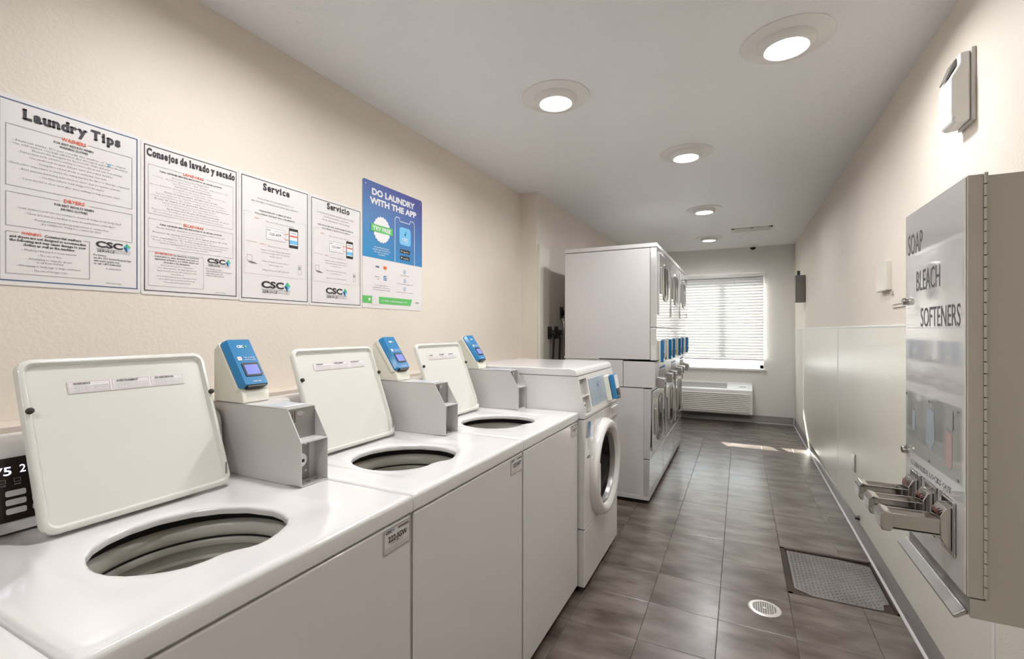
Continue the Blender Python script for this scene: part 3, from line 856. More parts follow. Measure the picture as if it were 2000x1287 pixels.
for q in (g, g2, g3, g4): q.flush(t, PN)
for yy in (1.765, 2.207): B().cyl((XL + .0035, yy, 2.045), .004, 0, .002, 'x', 12).obj('screw', M['steel'], t)

# ------------------------------------------------------------------ top-load washers
def ray_outline(poly, c, ang):
    """distance from c to the closed outline along direction ang"""
    d = Vector((math.cos(ang), math.sin(ang))); best = None
    for i in range(len(poly)):
        p = Vector(poly[i - 1]) - Vector(c); q = Vector(poly[i]) - Vector(c); e = q - p
        den = d.x * e.y - d.y * e.x
        if abs(den) < 1e-12: continue
        tt = (p.x * e.y - p.y * e.x) / den; u = (p.x * d.y - p.y * d.x) / den
        if tt > 0 and -1e-9 <= u <= 1 + 1e-9 and (best is None or tt < best): best = tt
    return best
OPEN = [(-1.034, .137), (-1.005, .130), (-.98, .129), (-.95, .133), (-.92, .145), (-.895, .163), (-.872, .184), (-.856, .205), (-.850, .230), (-.850, .258), (-.842, .278), (-.829, .294), (-.823, .312), (-.826, .335), (-.838, .365), (-.858, .400),
        (-.885, .424), (-.92, .438), (-.958, .443), (-1.028, .43), (-1.078, .401), (-1.115, .360), (-1.137, .305), (-1.137, .250), (-1.122, .205), (-1.098, .172), (-1.066, .149)]
def sm(x): x = max(0, min(1, x)); return x * x * (3 - 2 * x)

def make_washer(Y0, label):
    t = thing('top_load_washer', (-1.08, Y0 + .325, 0), label, 'washer', 'top-load washers along the left wall')
    y = lambda a: Y0 + a
    # cabinet, toe and feet
    B().box(-1.43, -.732, y(.004), y(.012), .045, .862).box(-1.43, -.732, y(.638), y(.646), .045, .862).box(-1.43, -1.42, y(.012), y(.638), .045, .862).box(-.742, -.732, y(.012), y(.638), .045, .862).box(-1.42, -.742, y(.012), y(.638), .045, .055).obj('cabinet', M['enamel'], t, bevel=.006)
    box('toe_kick', M['black'], t, -1.40, -.765, y(.02), y(.63), 0, .045)
    B().box(-.732, -.724, y(.006), y(.644), .045, .858).obj('front_panel', M['enamel'], t, bevel=.006, seg=3)
    # deck with opening, dished lid seat, rolled lip
    c = (-.985, .287); N_ = 144
    x0, x1, ya, yb = -1.43, -.722, .001, .649
    rect = [(x0, ya), (x1, ya), (x1, yb), (x0, yb)]
    angs = [2 * PI * i / N_ for i in range(N_)]
    for cx_, cy_ in rect:                              # snap the nearest ray to each corner
        a = math.atan2(cy_ - c[1], cx_ - c[0]) % (2 * PI)
        k = min(range(N_), key=lambda i: abs((angs[i] - a + PI) % (2 * PI) - PI)); angs[k] = a
    angs.sort()
    def zdeck(px, py):
        # shallow dish around the opening, fading to the front
        fy = sm((py - .085) / .03) * (1 - sm((py - .495) / .018))
        fx = (1 - sm((px + .90) / .10)) * 1.0
        return .905 - .0045 * fy * fx
    loops_ = []
    def ringpt(a, f, z=None, shrink=0.0):
        r0 = ray_outline(OPEN, c, a); r1 = ray_outline(rect, c, a) - shrink
        r = r0 + (r1 - r0) * f
        px, py = c[0] + r * math.cos(a), c[1] + r * math.sin(a)
        return (px, y(py), zdeck(px, py) if z is None else z)
    def hole(a, dr, z):
        r = ray_outline(OPEN, c, a) + dr
        px, py = c[0] + r * math.cos(a), c[1] + r * math.sin(a)
        return (px, y(py), zdeck(px, py) + z)
    loops_.append([hole(a, .010, -.020) for a in angs])
    loops_.append([hole(a, .001, -.016) for a in angs])
    loops_.append([hole(a, 0, -.006) for a in angs])
    loops_.append([hole(a, .002, -.0015) for a in angs])
    loops_.append([hole(a, .006, 0) for a in angs])
    for f in (.12, .2, .28, .36, .44, .52, .6, .68, .76, .84, .92): loops_.append([ringpt(a, f, shrink=.012) for a in angs])
    def rim(dx, z):
        out = []
        for a in angs:
            r = ray_outline(rect, c, a)
            px, py = c[0] + r * math.cos(a), c[1] + r * math.sin(a)
            px = min(max(px, x0 + dx), x1 - dx); py = min(max(py, ya + dx), yb - dx)
            out.append((px, y(py), z))
        return out
    loops_ += [rim(.010, .9048), rim(.005, .9035), rim(.0015, .9000), rim(0, .894), rim(0, .866), rim(.006, .863)]
    b = B(); b.loops(loops_, cap1=False)
    b.obj('deck', M['enamel'], t, smooth=55)
    # tub seen through the opening
    tc = (-.985, y(.287), 0)
    B().lathe([(.196, .889), (.190, .856), (.192, .846)], tc, 'z', 64).obj('tub_shadow_band', M['black'], t, smooth=60)  # black band, painted in for the shade below the deck edge
    B().lathe([(.194, .858), (.184, .857), (.177, .850), (.174, .838), (.175, .828), (.180, .823)], tc, 'z', 72).obj('tub_ring', M['tubl'], t, smooth=60)
    B().lathe([(.182, .828), (.180, .818), (.182, .806)], tc, 'z', 64).obj('ring_shadow_band', M['black'], t, smooth=60)  # thin black band, painted in for the shaded gap under the tub ring
    B().lathe([(.186, .819), (.177, .818), (.173, .813), (.173, .805), (.180, .797), (.181, .781), (.176, .775), (.179, .767), (.179, .715), (.175, .708), (.178, .700), (.178, .50), (.165, .46), (0, .45)], tc, 'z', 72).obj('wash_basket', M['tub'], t, smooth=40)
    B().lathe([(.10, .45), (.07, .48), (.045, .60), (.035, .72), (.030, .74), (0, .745)], tc, 'z', 32).obj('agitator', M['tub'], t, smooth=50)
    # lid, leaning back against the console
    th = math.radians(21)
    up = Vector((-math.sin(th), 0, math.cos(th))); nr = Vector((math.cos(th), 0, math.sin(th))); rt = Vector((0, 1, 0))
    o = Vector((-1.205, y(.321), .905))
    LW, LH = .372, .362
    def lp(a, b_, h): return o + rt * a + up * (b_ + LH / 2 + .003) + nr * h
    b = B()
    o1 = rrect(LW, LH, .026, 6); o2 = rrect(LW - .008, LH - .008, .024, 6); o3 = rrect(LW - .020, LH - .020, .018, 6); o4 = rrect(LW - .030, LH - .030, .016, 6)
    b.loops([[lp(*p, -.010) for p in o2], [lp(*p, -.007) for p in o1], [lp(*p, .006) for p in o1], [lp(*p, .010) for p in o2], [lp(*p, .010) for p in o3], [lp(*p, .000) for p in o4]], cap0=True)
    lid = b.obj('lid', M['enamel_cream'], t, smooth=50)
    for a, b_ in ((-LW / 2 + .010, .070), (LW / 2 - .004, .068)):
        bb = B(); q = lp(a, b_, .010); bb.lathe([(.0065, 0), (.0065, .005), (.0045, .008), (0, .009)], q, nr, 20); bb.obj('bumper', M['rubber'], lid, smooth=50)
    q = B(); q.prism([(y(.321) + LW / 2 - .014 + a, 0) for a in (0, .003)] + [(y(.321) + LW / 2 - .011, .03), (y(.321) + LW / 2 - .014, .03)], 'x', 0, .004)
    bmesh.ops.transform(q.bm, matrix=Matrix.Translation(o + up * .03 + nr * .008) @ Matrix.Translation((0, -(y(.321)), 0)) , verts=q.bm.verts)
    q.obj('lid_spring', M['darkmetal'], lid)
    g = Page(lp(0, 0, .0005), rt, up, .0008)
    g.rect('paper', -.108, .128, .100, .128)
    g.flush(lid, {'paper': 'warning_label'})
    g = Page(lp(0, 0, .0005), rt, up, .0014)
    for a0, s_ in ((-.106, 'WARNING'), (-.027, 'AVERTISSEMENT'), (.052, 'ADVERTENCIA')):
        g.outline('pink', a0, a0 + .074, .1015, .1265, .0006)
        g.text('ink', s_, a0 + .008, .1195, .0046, .030 if s_ == 'WARNING' else .044, 'l', bold=.02)
        for k in range(4): g.text('inkgrey', 'To reduce the risk of injury do not reach into the washer tub', a0 + .003, .1145 - k * .0036, .0022, .068, 'l')
    g.flush(lid, {'pink': 'label_border', 'ink': 'label_heading', 'inkgrey': 'label_text'})
    # console behind the lid
    prof = [(-1.302, .906), (-1.308, .924), (-1.322, 1.055), (-1.328, 1.070), (-1.340, 1.082), (-1.356, 1.087), (-1.42, 1.087), (-1.42, .906)]
    con = B().prism(prof, 'y', y(.006), y(.555)).obj('console', M['enamel'], t, bevel=.002)
    pr = Vector((-.014, 0, .131)).normalized(); pn = Vector((pr.z, 0, -pr.x))
    g = Page(Vector((-1.308, y(0), .924)), (0, 1, 0), pr, .001)
    bb = B()
    P0 = Vector((-1.308, 0, .924))
    vs = [P0 + Vector((0, y(a), 0)) + pr * b_ + pn * h for h in (.0, .002) for b_ in (.003, .129) for a in (.02, .47)]
    vv = [bb.bm.verts.new(p) for p in vs]
    for f in ((0, 2, 3, 1), (4, 5, 7, 6), (0, 1, 5, 4), (2, 6, 7, 3), (0, 4, 6, 2), (1, 3, 7, 5)): bb.bm.faces.new([vv[i] for i in f])
    cp = bb.obj('control_panel', M['panelb'], t)
    g = Page(Vector((-1.308, y(0), .924)), (0, 1, 0), pr, .003)
    g.text('digits', '2.75', .128, .095, .0160, .046, 'r', bold=.01, res=3)
    g.text('digits', '2', .140, .097, .0150, .009, 'l', res=3)
    for k in range(3):
        g.text('inkpale', ['LIGHT', 'DONE', 'RINSE'][k], .092 + .022 * k, .074, .0026); g.outline('inkpale', .087 + .022 * k, .097 + .022 * k, .080, .087, .0005)
    g.flush(cp, {'digits': 'price_display', 'inkpale': 'indicator_print'})
    for r_ in range(3):
        for cc in range(5):
            bb = B(); a0 = .040 + cc * .039; b0 = .058 - r_ * .0175
            loop = rrect(.030, .0115, .003, 3)
            l0 = [P0 + Vector((0, y(a0 + .015 + p[0]), 0)) + pr * (b0 + p[1]) + pn * .002 for p in loop]
            l1 = [p + pn * .0012 for p in l0]
            bb.loops([l0, l1]); bb.obj('button', M['btn'], cp)
    # coin box: a steel shell with two open compartments at the front
    ca, cb = .562, .648
    sh = [(-1.40, .906), (-1.008, .906), (-1.008, 1.020), (-1.060, 1.104), (-1.40, 1.104)]
    body = B().box(-1.40, -1.056, y(ca + .002), y(cb - .002), .907, 1.1025)
    body.prism(sh, 'y', y(ca), y(ca + .0025)); body.prism(sh, 'y', y(cb - .0025), y(cb))
    body.box(-1.40, -1.0605, y(ca), y(cb), 1.1020, 1.1045)
    body.box(-1.058, -1.008, y(ca), y(cb), .906, .909)
    cbx = body.obj('coin_box', M['enamel_grey'], t)
    B().box(-1.057, -1.0085, y(ca + .002), y(cb - .002), 1.0175, 1.0215).obj('shelf', M['enamel'], cbx)
    B().box(-1.0565, -1.0545, y(ca + .0025), y(cb - .0025), 1.0215, 1.102).obj('upper_plate', M['darkmetal'], cbx)
    B().box(-1.0565, -1.0545, y(ca + .0025), y(cb - .022), .909, 1.0175).obj('lower_plate', M['darkmetal'], cbx)
    B().cyl((-1.055, y(ca + .030), .965), .0185, 0, .012, 'x', 28).obj('lock', M['plastic'], cbx, bevel=.002)
    B().cyl((-1.042, y(ca + .031), .965), .012, 0, .001, 'x', 20).obj('lock_face', M['white'], cbx)
    B().box(-1.0405, -1.0400, y(ca + .029), y(ca + .037), .960, .968).obj('keyhole', M['black'], cbx)
    B().box(-1.0545, -1.0505, y(ca + .012), y(ca + .019), 1.062, 1.098).obj('coin_slot_bezel', M['chrome'], cbx, bevel=.001)
    B().box(-1.0505, -1.0500, y(ca + .0143), y(ca + .0167), 1.066, 1.098).obj('coin_slot', M['black'], cbx)
    B().lathe([(0, .001), (.008, .001), (.008, 0)], (-1.0545, y(ca + .035), 1.088), 'x', 20, sx=1.3, sy=.8).obj('return_badge', M['inkpale'], cbx)
    for zz in (.932, 1.004): B().cyl((-1.0545, y(ca + .052), zz), .003, 0, .002, 'x', 12).obj('rivet', M['plastic'], cbx)
    for a in (.016, .040, .066): B().cyl((-1.030, y(ca + a), .909), .0060, 0, .0004, 'z', 16).obj('hole_shade_disc', M['greybox'], cbx)  # flat discs, coloured dark for the shade of open holes
    g = Page((-1.0605, y(ca), 1.1045), (0, 1, 0), (-1, 0, 0), .0006)
    g.rect('bluegrey', .008, .080, .012, .115); g.flush(cbx, {'bluegrey': 'top_sticker'})
    g = Page((-1.0605, y(ca), 1.1045), (0, 1, 0), (-1, 0, 0), .0011)
    g.rect('paper', .012, .076, .018, .040)
    for k in range(5): g.text('white', 'Pay with the app or card', .044, .052 + k * .012, .005, .06)
    g.flush(cbx, {'paper': 'sticker_panel', 'white': 'sticker_text'})
    # card reader pod
    pr_ = [(-1.372, 1.105), (-1.372, 1.250), (-1.368, 1.258), (-1.352, 1.266), (-1.342, 1.262), (-1.262, 1.146), (-1.250, 1.140), (-1.244, 1.132), (-1.240, 1.105)]
    pod = B().prism(pr_, 'y', y(.563), y(.646)).obj('card_reader', M['pod'], t, bevel=.004)
    a_, b_ = Vector((-1.343, 0, 1.266)), Vector((-1.260, 0, 1.146))
    up2 = (a_ - b_).normalized(); n2 = Vector((up2.z, 0, -up2.x))
    LL = (a_ - b_).length
    org = b_ + Vector((0, y(.6045), 0))
    def fp(a, c_, h): return org + Vector((0, a, 0)) + up2 * (c_ + LL / 2) + n2 * h
    # cream bezel and blue face, chamfered
    bb = B(); r1 = rrect(.094, LL + .016, .010, 4); bb.loops([[fp(*p, -.012) for p in r1], [fp(*p, .004) for p in r1]], cap0=True)
    bb.obj('bezel', M['pod'], pod, bevel=.003)
    bb = B(); r1 = rrect(.088, LL + .008, .008, 4); r2 = rrect(.068, LL + .006, .004, 4)
    bb.loops([[fp(*p, .004) for p in r1], [fp(*p, .010) for p in r1], [fp(*p, .024) for p in r2]])
    bb.obj('blue_face', M['blue'], pod, smooth=30)
    bb = B(); r1 = rrect(.050, .044, .002, 2); bb.loops([[fp(p[0] + .003, p[1] - .028, .0242) for p in r1], [fp(p[0] + .003, p[1] - .028, .0262) for p in r1]], cap0=True)
    bb.obj('screen_frame', M['dark'], pod)
    bb = B(); r1 = rrect(.040, .032, .001, 2); bb.loops([[fp(p[0] + .003, p[1] - .029, .0263) for p in r1], [fp(p[0] + .003, p[1] - .029, .0268) for p in r1]], cap0=True)
    bb.obj('screen', M['screen'], pod)
    bb = B(); r1 = rrect(.054, .010, .001, 1); bb.loops([[fp(p[0], p[1] - LL / 2 - .0045, .006) for p in r1], [fp(p[0], p[1] - LL / 2 - .0045, .022) for p in r1]], cap0=True)
    bb.obj('card_slot', M['dark'], pod)
    g = Page(fp(0, 0, .0242), (0, 1, 0), up2, .0006)
    g.text('white', 'CSC', -.004, LL / 2 - .026, .0075, .020, bold=.05, res=2)
    g.poly('green', [(.010, LL / 2 - .022), (.014, LL / 2 - .016), (.017, LL / 2 - .023), (.013, LL / 2 - .028)])
    g.rect('white', -.026, -.014, .004, .016); g.text('red', 'TAP', -.020, .008, .0038, .009, bold=.04)
    for k in range(2): g.text('white', ['Tap or insert', 'card to pay'][k], .010, .011 - k * .007, .0036, .034, bold=.02)
    g.text('white', 'INSERT CARD', .004, -LL / 2 + .004, .0032, .026, bold=.02)
    g.flush(pod, PN)
    return t

washer = make_washer(.272, 'nearest full white top-load washer with open lid, first in the row')
W2 = copy_thing(washer, (-1.08, .923 + .325, 0), 'second white top-load washer with open lid, in the middle of the row')
W3 = copy_thing(washer, (-1.08, 1.574 + .325, 0), 'third white top-load washer, beside the front-load washer')
W0 = copy_thing(washer, (-1.08, -.379 + .325, 0), 'white top-load washer cut off at the bottom left, only its deck corner showing')

def id_label(t, Y0, txt):
    g = Page((-.7238, Y0 + .546, .797), (0, 1, 0), (0, 0, 1), .0008)
    g.rect('paper', 0, .094, 0, .058); o = g.flush(t, {'paper': 'id_label'})[0]
    g = Page((-.7238, Y0 + .546, .797), (0, 1, 0), (0, 0, 1), .0014)
    g.outline('inkgrey', .001, .093, .001, .057, .0012)
    g.text('ink', 'CSC', .005, .0465, .0065, .022, 'l', bold=.05)
    g.poly('teal', [(.030, .050), (.033, .0535), (.036, .050), (.033, .0465)])
    g.text('ink', txt, .048, .0255, .0125, .066, bold=.02, res=2)
    g.rect('inkgrey', .050, .088, .047, .052)
    g.text('inkgrey', 'For service give this number', .047, .0185, .0035, .045)
    for k in range(3): g.text('inkgrey', 'Para servicio llame 1-877-264-6622 o visite www.cscsw.com', .047, .012 - k * .004, .0025, .082)
    g.flush(o, PN)
id_label(washer, .272, '222-JGW'); id_label(W2, .923, '227-JGP'); id_label(W3, 1.574, '225-JGT')

# ------------------------------------------------------------------ front-load washer
FY = 2.236
t = thing('front_load_washer', (-1.05, FY + .34, 0), 'white front-load washer with round door, at the far end of the row', 'washer')
F0, F1 = FY, FY + .684
B().box(-1.40, -.78, F0, F1, .03, .866).obj('cabinet', M['enamel'], t, bevel=.008)
box('toe_kick', M['black'], t, -1.38, -.73, F0 + .02, F1 - .02, 0, .03)
B().box(-.79, -.692, F0 + .001, F0 + .16, .318, .864).box(-.79, -.692, F1 - .16, F1 - .001, .318, .864).box(-.79, -.692, F0 + .16, F1 - .16, .742, .864).box(-.79, -.692, F0 + .16, F1 - .16, .318, .374).obj('front_panel', M['enamel'], t, bevel=.004)
B().box(-.79, -.694, F0 + .001, F1 - .001, .03, .312).obj('lower_panel', M['enamel'], t, bevel=.004)
# sloped console housing and top
hs = [(-1.40, .869), (-.691, .869), (-.690, .880), (-.728, 1.078), (-1.40, 1.078)]
B().prism(hs, 'y', F0, F0 + .008).prism(hs, 'y', F0 + .125, F1).box(-1.40, -.78, F0 + .008, F0 + .125, .869, 1.078).prism([(-.79, .869), (-.691, .869), (-.6905, .884), (-.79, .884)], 'y', F0 + .008, F0 + .125).prism([(-.79, 1.062), (-.725, 1.062), (-.728, 1.078), (-.79, 1.078)], 'y', F0 + .008, F0 + .125).obj('console_housing', M['enamel'], t)
B().prism([(-1.40, 1.080), (-.730, 1.080), (-.732, 1.098), (-.744, 1.112), (-.765, 1.117), (-1.40, 1.117)], 'y', F0 - .002, F1 + .002).obj('top_panel', M['enamel'], t, bevel=.004)
up3 = Vector((-.038, 0, .198)).normalized(); n3 = Vector((up3.z, 0, -up3.x))
def cpn(a, c_, h): return Vector((-.690, F0 + a, .880)) + up3 * c_ + n3 * h
def cbox(a0, a1, c0, c1, h0, h1):
    b = B(); v = [b.bm.verts.new(cpn(a, c_, h)) for h in (h0, h1) for c_ in (c0, c1) for a in (a0, a1)]
    for f in ((0, 2, 3, 1), (4, 5, 7, 6), (0, 1, 5, 4), (2, 6, 7, 3), (0, 4, 6, 2), (1, 3, 7, 5)): b.bm.faces.new([v[i] for i in f])
    return b
cc = cbox(.008, .125, .004, .182, -.030, -.026).obj('coin_box', M['enamel_grey'], t)
cbox(.008, .125, .096, .101, -.028, .0).obj('shelf', M['enamel'], cc)
B().cyl(cpn(.07, .05, -.026), .018, 0, .012, tuple(n3), 24).obj('lock', M['plastic'], cc)
B().cyl(cpn(.07, .05, -.013), .006, 0, .001, tuple(n3), 12).obj('keyhole', M['black'], cc)
cpo = cbox(.150, .475, .032, .175, .0005, .0025).obj('control_panel', M['cpanel'], t, bevel=.0008)
g = Page(cpn(.150, .032, .0025), (0, 1, 0), up3, .0006)
for r_ in range(3):
    for q in range(4): g.rect('inkpale', .035 + q * .055, .055 + q * .055, .018 + r_ * .022, .023 + r_ * .022)
g.text('white', 'Select cycle', .16, .118, .009, .11)
g.disc('dark', .155, .098, .008, 14)
g.flush(cpo, {'white': 'cycle_print', 'inkpale': 'button_print', 'dark': 'indicator'})
rd = cbox(.440, .520, .020, .165, .0, .032).obj('card_reader', M['pod'], t, bevel=.004)
cbox(.438, .522, .026, .168, .036, .064).obj('blue_face', M['blue'], rd, bevel=.006)
cbox(.448, .512, .085, .160, .064, .068).obj('face_print', M['white'], rd)
cbox(.452, .508, .045, .080, .064, .068).obj('screen', M['dark'], rd)
cbox(.452, .508, .0255, .036, .050, .066).obj('card_slot', M['dark'], rd)
# round door
dc = (-.692, FY + .334, .558)
door = B().lathe([(.262, 0), (.262, .006), (.257, .028), (.245, .042), (.230, .045), (.213, .040), (.200, .026), (.192, .010), (.187, -.06)], dc, 'x', 72).obj('door_ring', M['enamel'], t, smooth=50)
B().lathe([(.196, .022), (.190, .022), (.184, .010), (.180, -.05)], dc, 'x', 64).obj('gasket', M['darkmetal'], door, smooth=50)
B().lathe([(.184, -.005), (.165, -.045), (.10, -.06), (0, -.065)], (dc[0] + .002, dc[1], dc[2]), 'x', 64).obj('door_glass', M['glassdark'], door, smooth=60)
B().box(dc[0] + .018, dc[0] + .040, dc[1] - .212, dc[1] - .180, .46, .62).obj('door_handle', M['plastic'], door, bevel=.006)
for a in (.9, 1.9, 2.7, 3.6, 5.4):
    pass
# stickers and soap drawer
g = Page((-.6918, F0, 0), (0, 1, 0), (0, 0, 1), .0008)
g.rect('blue', .058, .098, .765, .845); g.rect('inkpale', .030, .052, .765, .835); g.rect('paper', .058, .098, .715, .760); g.rect('inkgrey', .040, .085, .665, .675)
g.flush(t, {'blue': 'blue_sticker', 'inkpale': 'grey_sticker', 'paper': 'white_sticker', 'inkgrey': 'sticker_text'})
B().box(-.693, -.684, F1 - .19, F1 - .02, .790, .852).obj('soap_drawer', M['enamel'], t, bevel=.004)
g = Page((-.6838, F1 - .19, .79), (0, 1, 0), (0, 0, 1), .0006)
for k in range(3): g.text('inkgrey', ['PREWASH', 'WASH', 'SOFTENER'][k], .03 + k * .055, .03, .006, .04)
g.flush(t, {'inkgrey': 'drawer_print'})

# ------------------------------------------------------------------ stacked washer-dryers
def make_stack(Y0, label):
    t = thing('stacked_washer_dryer', (-.93, Y0 + .343, 0), label, 'dryer', 'stacked washer and dryer units')
    a, c = Y0 + .001, Y0 + .685
    box('toe_kick', M['black'], t, -1.26, -.66, a + .02, c - .02, 0, .028)
    B().box(-1.283, -.616, a, c, .028, .060).obj('base_rail', M['enamel_grey'], t, bevel=.003)
    B().box(-1.283, -.655, a + .002, c, .060, .872).obj('lower_cabinet', M['enamel_grey'], t, bevel=.003)
    B().prism([(-.655, .055), (-.622, .055), (-.615, .070), (-.611, .335), (-.655, .335)], 'y', a, c).obj('kick_panel', M['gloss'], t, bevel=.003)
    B().prism([(-.655, .341), (-.611, .341), (-.602, .868), (-.655, .868)], 'y', a, c).obj('lower_front', M['gloss'], t, bevel=.003)
    # control band
    B().box(-1.283, -.812, a + .003, c, .878, 1.082).obj('band_side', M['enamel_grey'], t, bevel=.002)
    band = B().prism([(-.808, .878), (-.583, .878), (-.572, .890), (-.570, 1.060), (-.580, 1.074), (-.808, 1.074)], 'y', a, c).obj('control_housing', M['enamel_grey'], t, bevel=.002)
    # dryer
    B().box(-1.283, -.609, a + .001, c, 1.090, 1.932).obj('upper_cabinet', M['enamel_grey'], t, bevel=.003)
    B().box(-1.288, -1.0, a, c, 1.084, 1.104).obj('joint_rail', M['enamel_grey'], t, bevel=.002)
    B().box(-.606, -.562, a, c, 1.085, 1.330).obj('dryer_lower_front', M['gloss'], t, bevel=.003)
    B().box(-.606, -.560, a, c, 1.335, 1.932).obj('dryer_front', M['gloss'], t, bevel=.003)
    B().box(-1.285, -.558, a - .001, c + .001, 1.936, 1.968).obj('top_cap', M['enamel_grey'], t, bevel=.004)
    # upper door
    def door(x, ya, yb, z0, z1, wy, wz0, wz1, ww):
        d = B().box(x, x + .012, ya, yb, z0, z1).obj('door', M['gloss'], t, bevel=.004, seg=3)
        cy_, cz_ = wy, (wz0 + wz1) / 2
        W_, H_ = ww, wz1 - wz0
        X0 = x + .012
        l = lambda w_, h_, r_, xx: [(xx, cy_ + p[0], cz_ + p[1]) for p in rrect(w_, h_, r_, 6)]
        b = B(); b.loops([l(W_, H_, .07, X0), l(W_ - .008, H_ - .008, .066, X0 + .007), l(W_ - .035, H_ - .035, .058, X0 + .008), l(W_ - .055, H_ - .055, .05, X0 + .004)], cap1=False)
        b.obj('window_rim', M['steel'], d, smooth=50)
        b = B(); b.loops([l(W_ - .050, H_ - .050, .052, X0 + .0035), l(W_ - .062, H_ - .062, .046, X0 + .0065)]); b.obj('window_glass', M['glassdark'], d, smooth=50)
        b = B().box(X0, X0 + .014, ya + .030, ya + .060, cz_ - .10, cz_ + .10); b.obj('handle', M['steel'], d, bevel=.006)
        for zz in (z0 + .05, z1 - .05): B().box(X0 - .01, X0 + .004, yb + .002, yb + .016, zz - .028, zz + .028).obj('hinge', M['darkmetal'], d, bevel=.002)
        return d
    door(-.560, Y0 + .055, Y0 + .640, 1.430, 1.905, Y0 + .375, 1.545, 1.840, .27)
    door(-.604, Y0 + .055, Y0 + .640, .385, .845, Y0 + .370, .430, .800, .29)
    # two card readers and two coin vaults
    for ry in (.135, .575):
        r = B().box(-.562, -.545, Y0 + ry - .045, Y0 + ry + .045, 1.065, 1.232).obj('card_reader', M['pod'], t, bevel=.003)
        B().box(-.545, -.524, Y0 + ry - .042, Y0 + ry + .042, 1.068, 1.236).obj('blue_face', M['bluemarine'], r, bevel=.004)
        B().box(-.5242, -.521, Y0 + ry - .036, Y0 + ry + .036, 1.150, 1.228).obj('face_print', M['bluemarine'], r)
        B().box(-.5242, -.521, Y0 + ry - .028, Y0 + ry + .028, 1.095, 1.140).obj('screen', M['dark'], r)
        v = B().prism([(-.572, .872), (-.520, .872), (-.515, .880), (-.515, .945), (-.572, .955)], 'y', Y0 + ry - .055, Y0 + ry + .055).obj('coin_vault', M['steel'], t, bevel=.003)
        B().cyl((-.515, Y0 + ry, .912), .012, 0, .006, 'x', 16).obj('lock', M['darkmetal'], v)
    for k in range(5):
        B().cyl((-.571, Y0 + .25 + k * .055, 1.015), .009, 0, .006, 'x', 14).obj('button', M['bluemarine'], band)
    g = Page((-.5705, Y0 + .05, .99), (0, 1, 0), (0, 0, 1), .0015)
    g.rect('paper', .10, .50, .045, .065); g.rect('inkpale', .17, .45, -.04, .005); g.flush(band, {'paper': 'label_strip', 'inkpale': 'instruction_print'})
    return t
st = make_stack(3.600, 'nearest white stacked washer and dryer, its long grey side facing us')
copy_thing(st, (-.93, 4.288 + .343, 0), 'middle one of the three white stacked washer and dryer units')
copy_thing(st, (-.93, 4.976 + .343, 0), 'farthest stacked washer and dryer, next to the window')

# ------------------------------------------------------------------ things on the left, behind the stacks
B().box(XJ, XJ + .022, 3.62, 3.835, .10, 2.03).obj('wall_panel', M['frp'], wl, bevel=.003)
def outlet(yc, z0, z1, label, cord):
    t = thing('power_outlet', (XJ, yc, z0), label, 'outlet', 'power outlets behind the stacked units')
    x = XJ + (.023 if yc < 3.84 else .001)
    B().box(x, x + .006, yc - .045, yc + .045, z0, z1).obj('plate', M['dark'], t, bevel=.002)
    B().cyl((x + .006, yc, (z0 + z1) / 2), .030, 0, .012, 'x', 20).obj('receptacle', M['black'], t)
    if cord:
        c = thing('electric_cable', (x + .018, yc, .75), 'black power plug and ' + cord, 'cable', 'electric cables behind the stacked units')
        B().cyl((x + .019, yc, (z0 + z1) / 2), .026, 0, .035, 'x', 16).obj('plug', M['dark'], c, bevel=.004)
        pts = [(x + .035, yc, (z0 + z1) / 2 - .02), (x + .036, yc + .012, z0 - .01), (x + .03, yc + .015, z0 - .12), (x + .028, yc + .008, z0 - .28), (x + .04, yc + .02, z0 - .5)]
        B().tube(pts, .009, 8).obj('cable', M['dark'], c, smooth=60)
outlet(3.83, 1.235, 1.345, 'dark power outlet nearest the corner, behind the stacked units', 'cable nearest the corner, behind the stacks')
outlet(4.05, 1.235, 1.350, 'dark power outlet close to the dryer back, low one', 'cable close to the dryer back')
outlet(4.20, 1.42, 1.535, 'dark power outlet highest on the wall behind the dryers', None)
t = tag(B().tube([(XJ + .03, 4.17, .9), (XJ + .05, 4.14, 1.1), (XJ + .03, 4.16, 1.25), (XJ + .05, 4.12, 1.38), (XJ + .03, 4.15, 1.42)], .012, 8).obj('gas_hose', M['steel'], None, smooth=60, org=(XJ + .03, 4.15, .9)),
        'yellowish steel flexible hose on wall behind the stacked dryers', 'hose')

# ------------------------------------------------------------------ right wall fittings
t = thing('grey_wall_box', (XR, 6.39, 1.64), 'grey box with a short dark stub, high on right wall near the window', 'wall box')
B().box(.576, XR - .001, 6.33, 6.45, 1.64, 1.955).obj('box_body', M['greybox'], t, bevel=.004)
B().cyl((.615, 6.39, 1.955), .016, 0, .055, 'z', 16).obj('stub', M['dark'], t)

t = thing('air_freshener', (XR, 2.05, 1.99), 'white air freshener dispenser high on the right wall', 'dispenser')
B().box(.668, XR, 1.995, 2.105, 1.985, 2.222).obj('back_plate', M['enamel_grey'], t, bevel=.002)
B().prism([(.669, 1.99), (.632, 1.985), (.620, 1.997), (.617, 2.02), (.617, 2.135), (.640, 2.178), (.640, 2.214), (.669, 2.216)], 'y', 2.000, 2.100).obj('cover', M['plastic'], t, bevel=.008, seg=3)
B().prism([(.6150, 2.139), (.6390, 2.183), (.6385, 2.205), (.634, 2.200), (.612, 2.142)], 'y', 2.022, 2.078).obj('grille', M['greybox'], t)
for k in range(3):
    for j in range(3): B().cyl((.623 + k * .0055, 2.036 + j * .014, 2.163 + k * .011), .003, 0, .0015, (-.85, 0, .5), 8).obj('grille_dot', M['inkpale'], t)
B().cyl((.626, 2.000, 2.002), .0045, -.001, .001, 'y', 12).obj('key_lock', M['steel'], t)

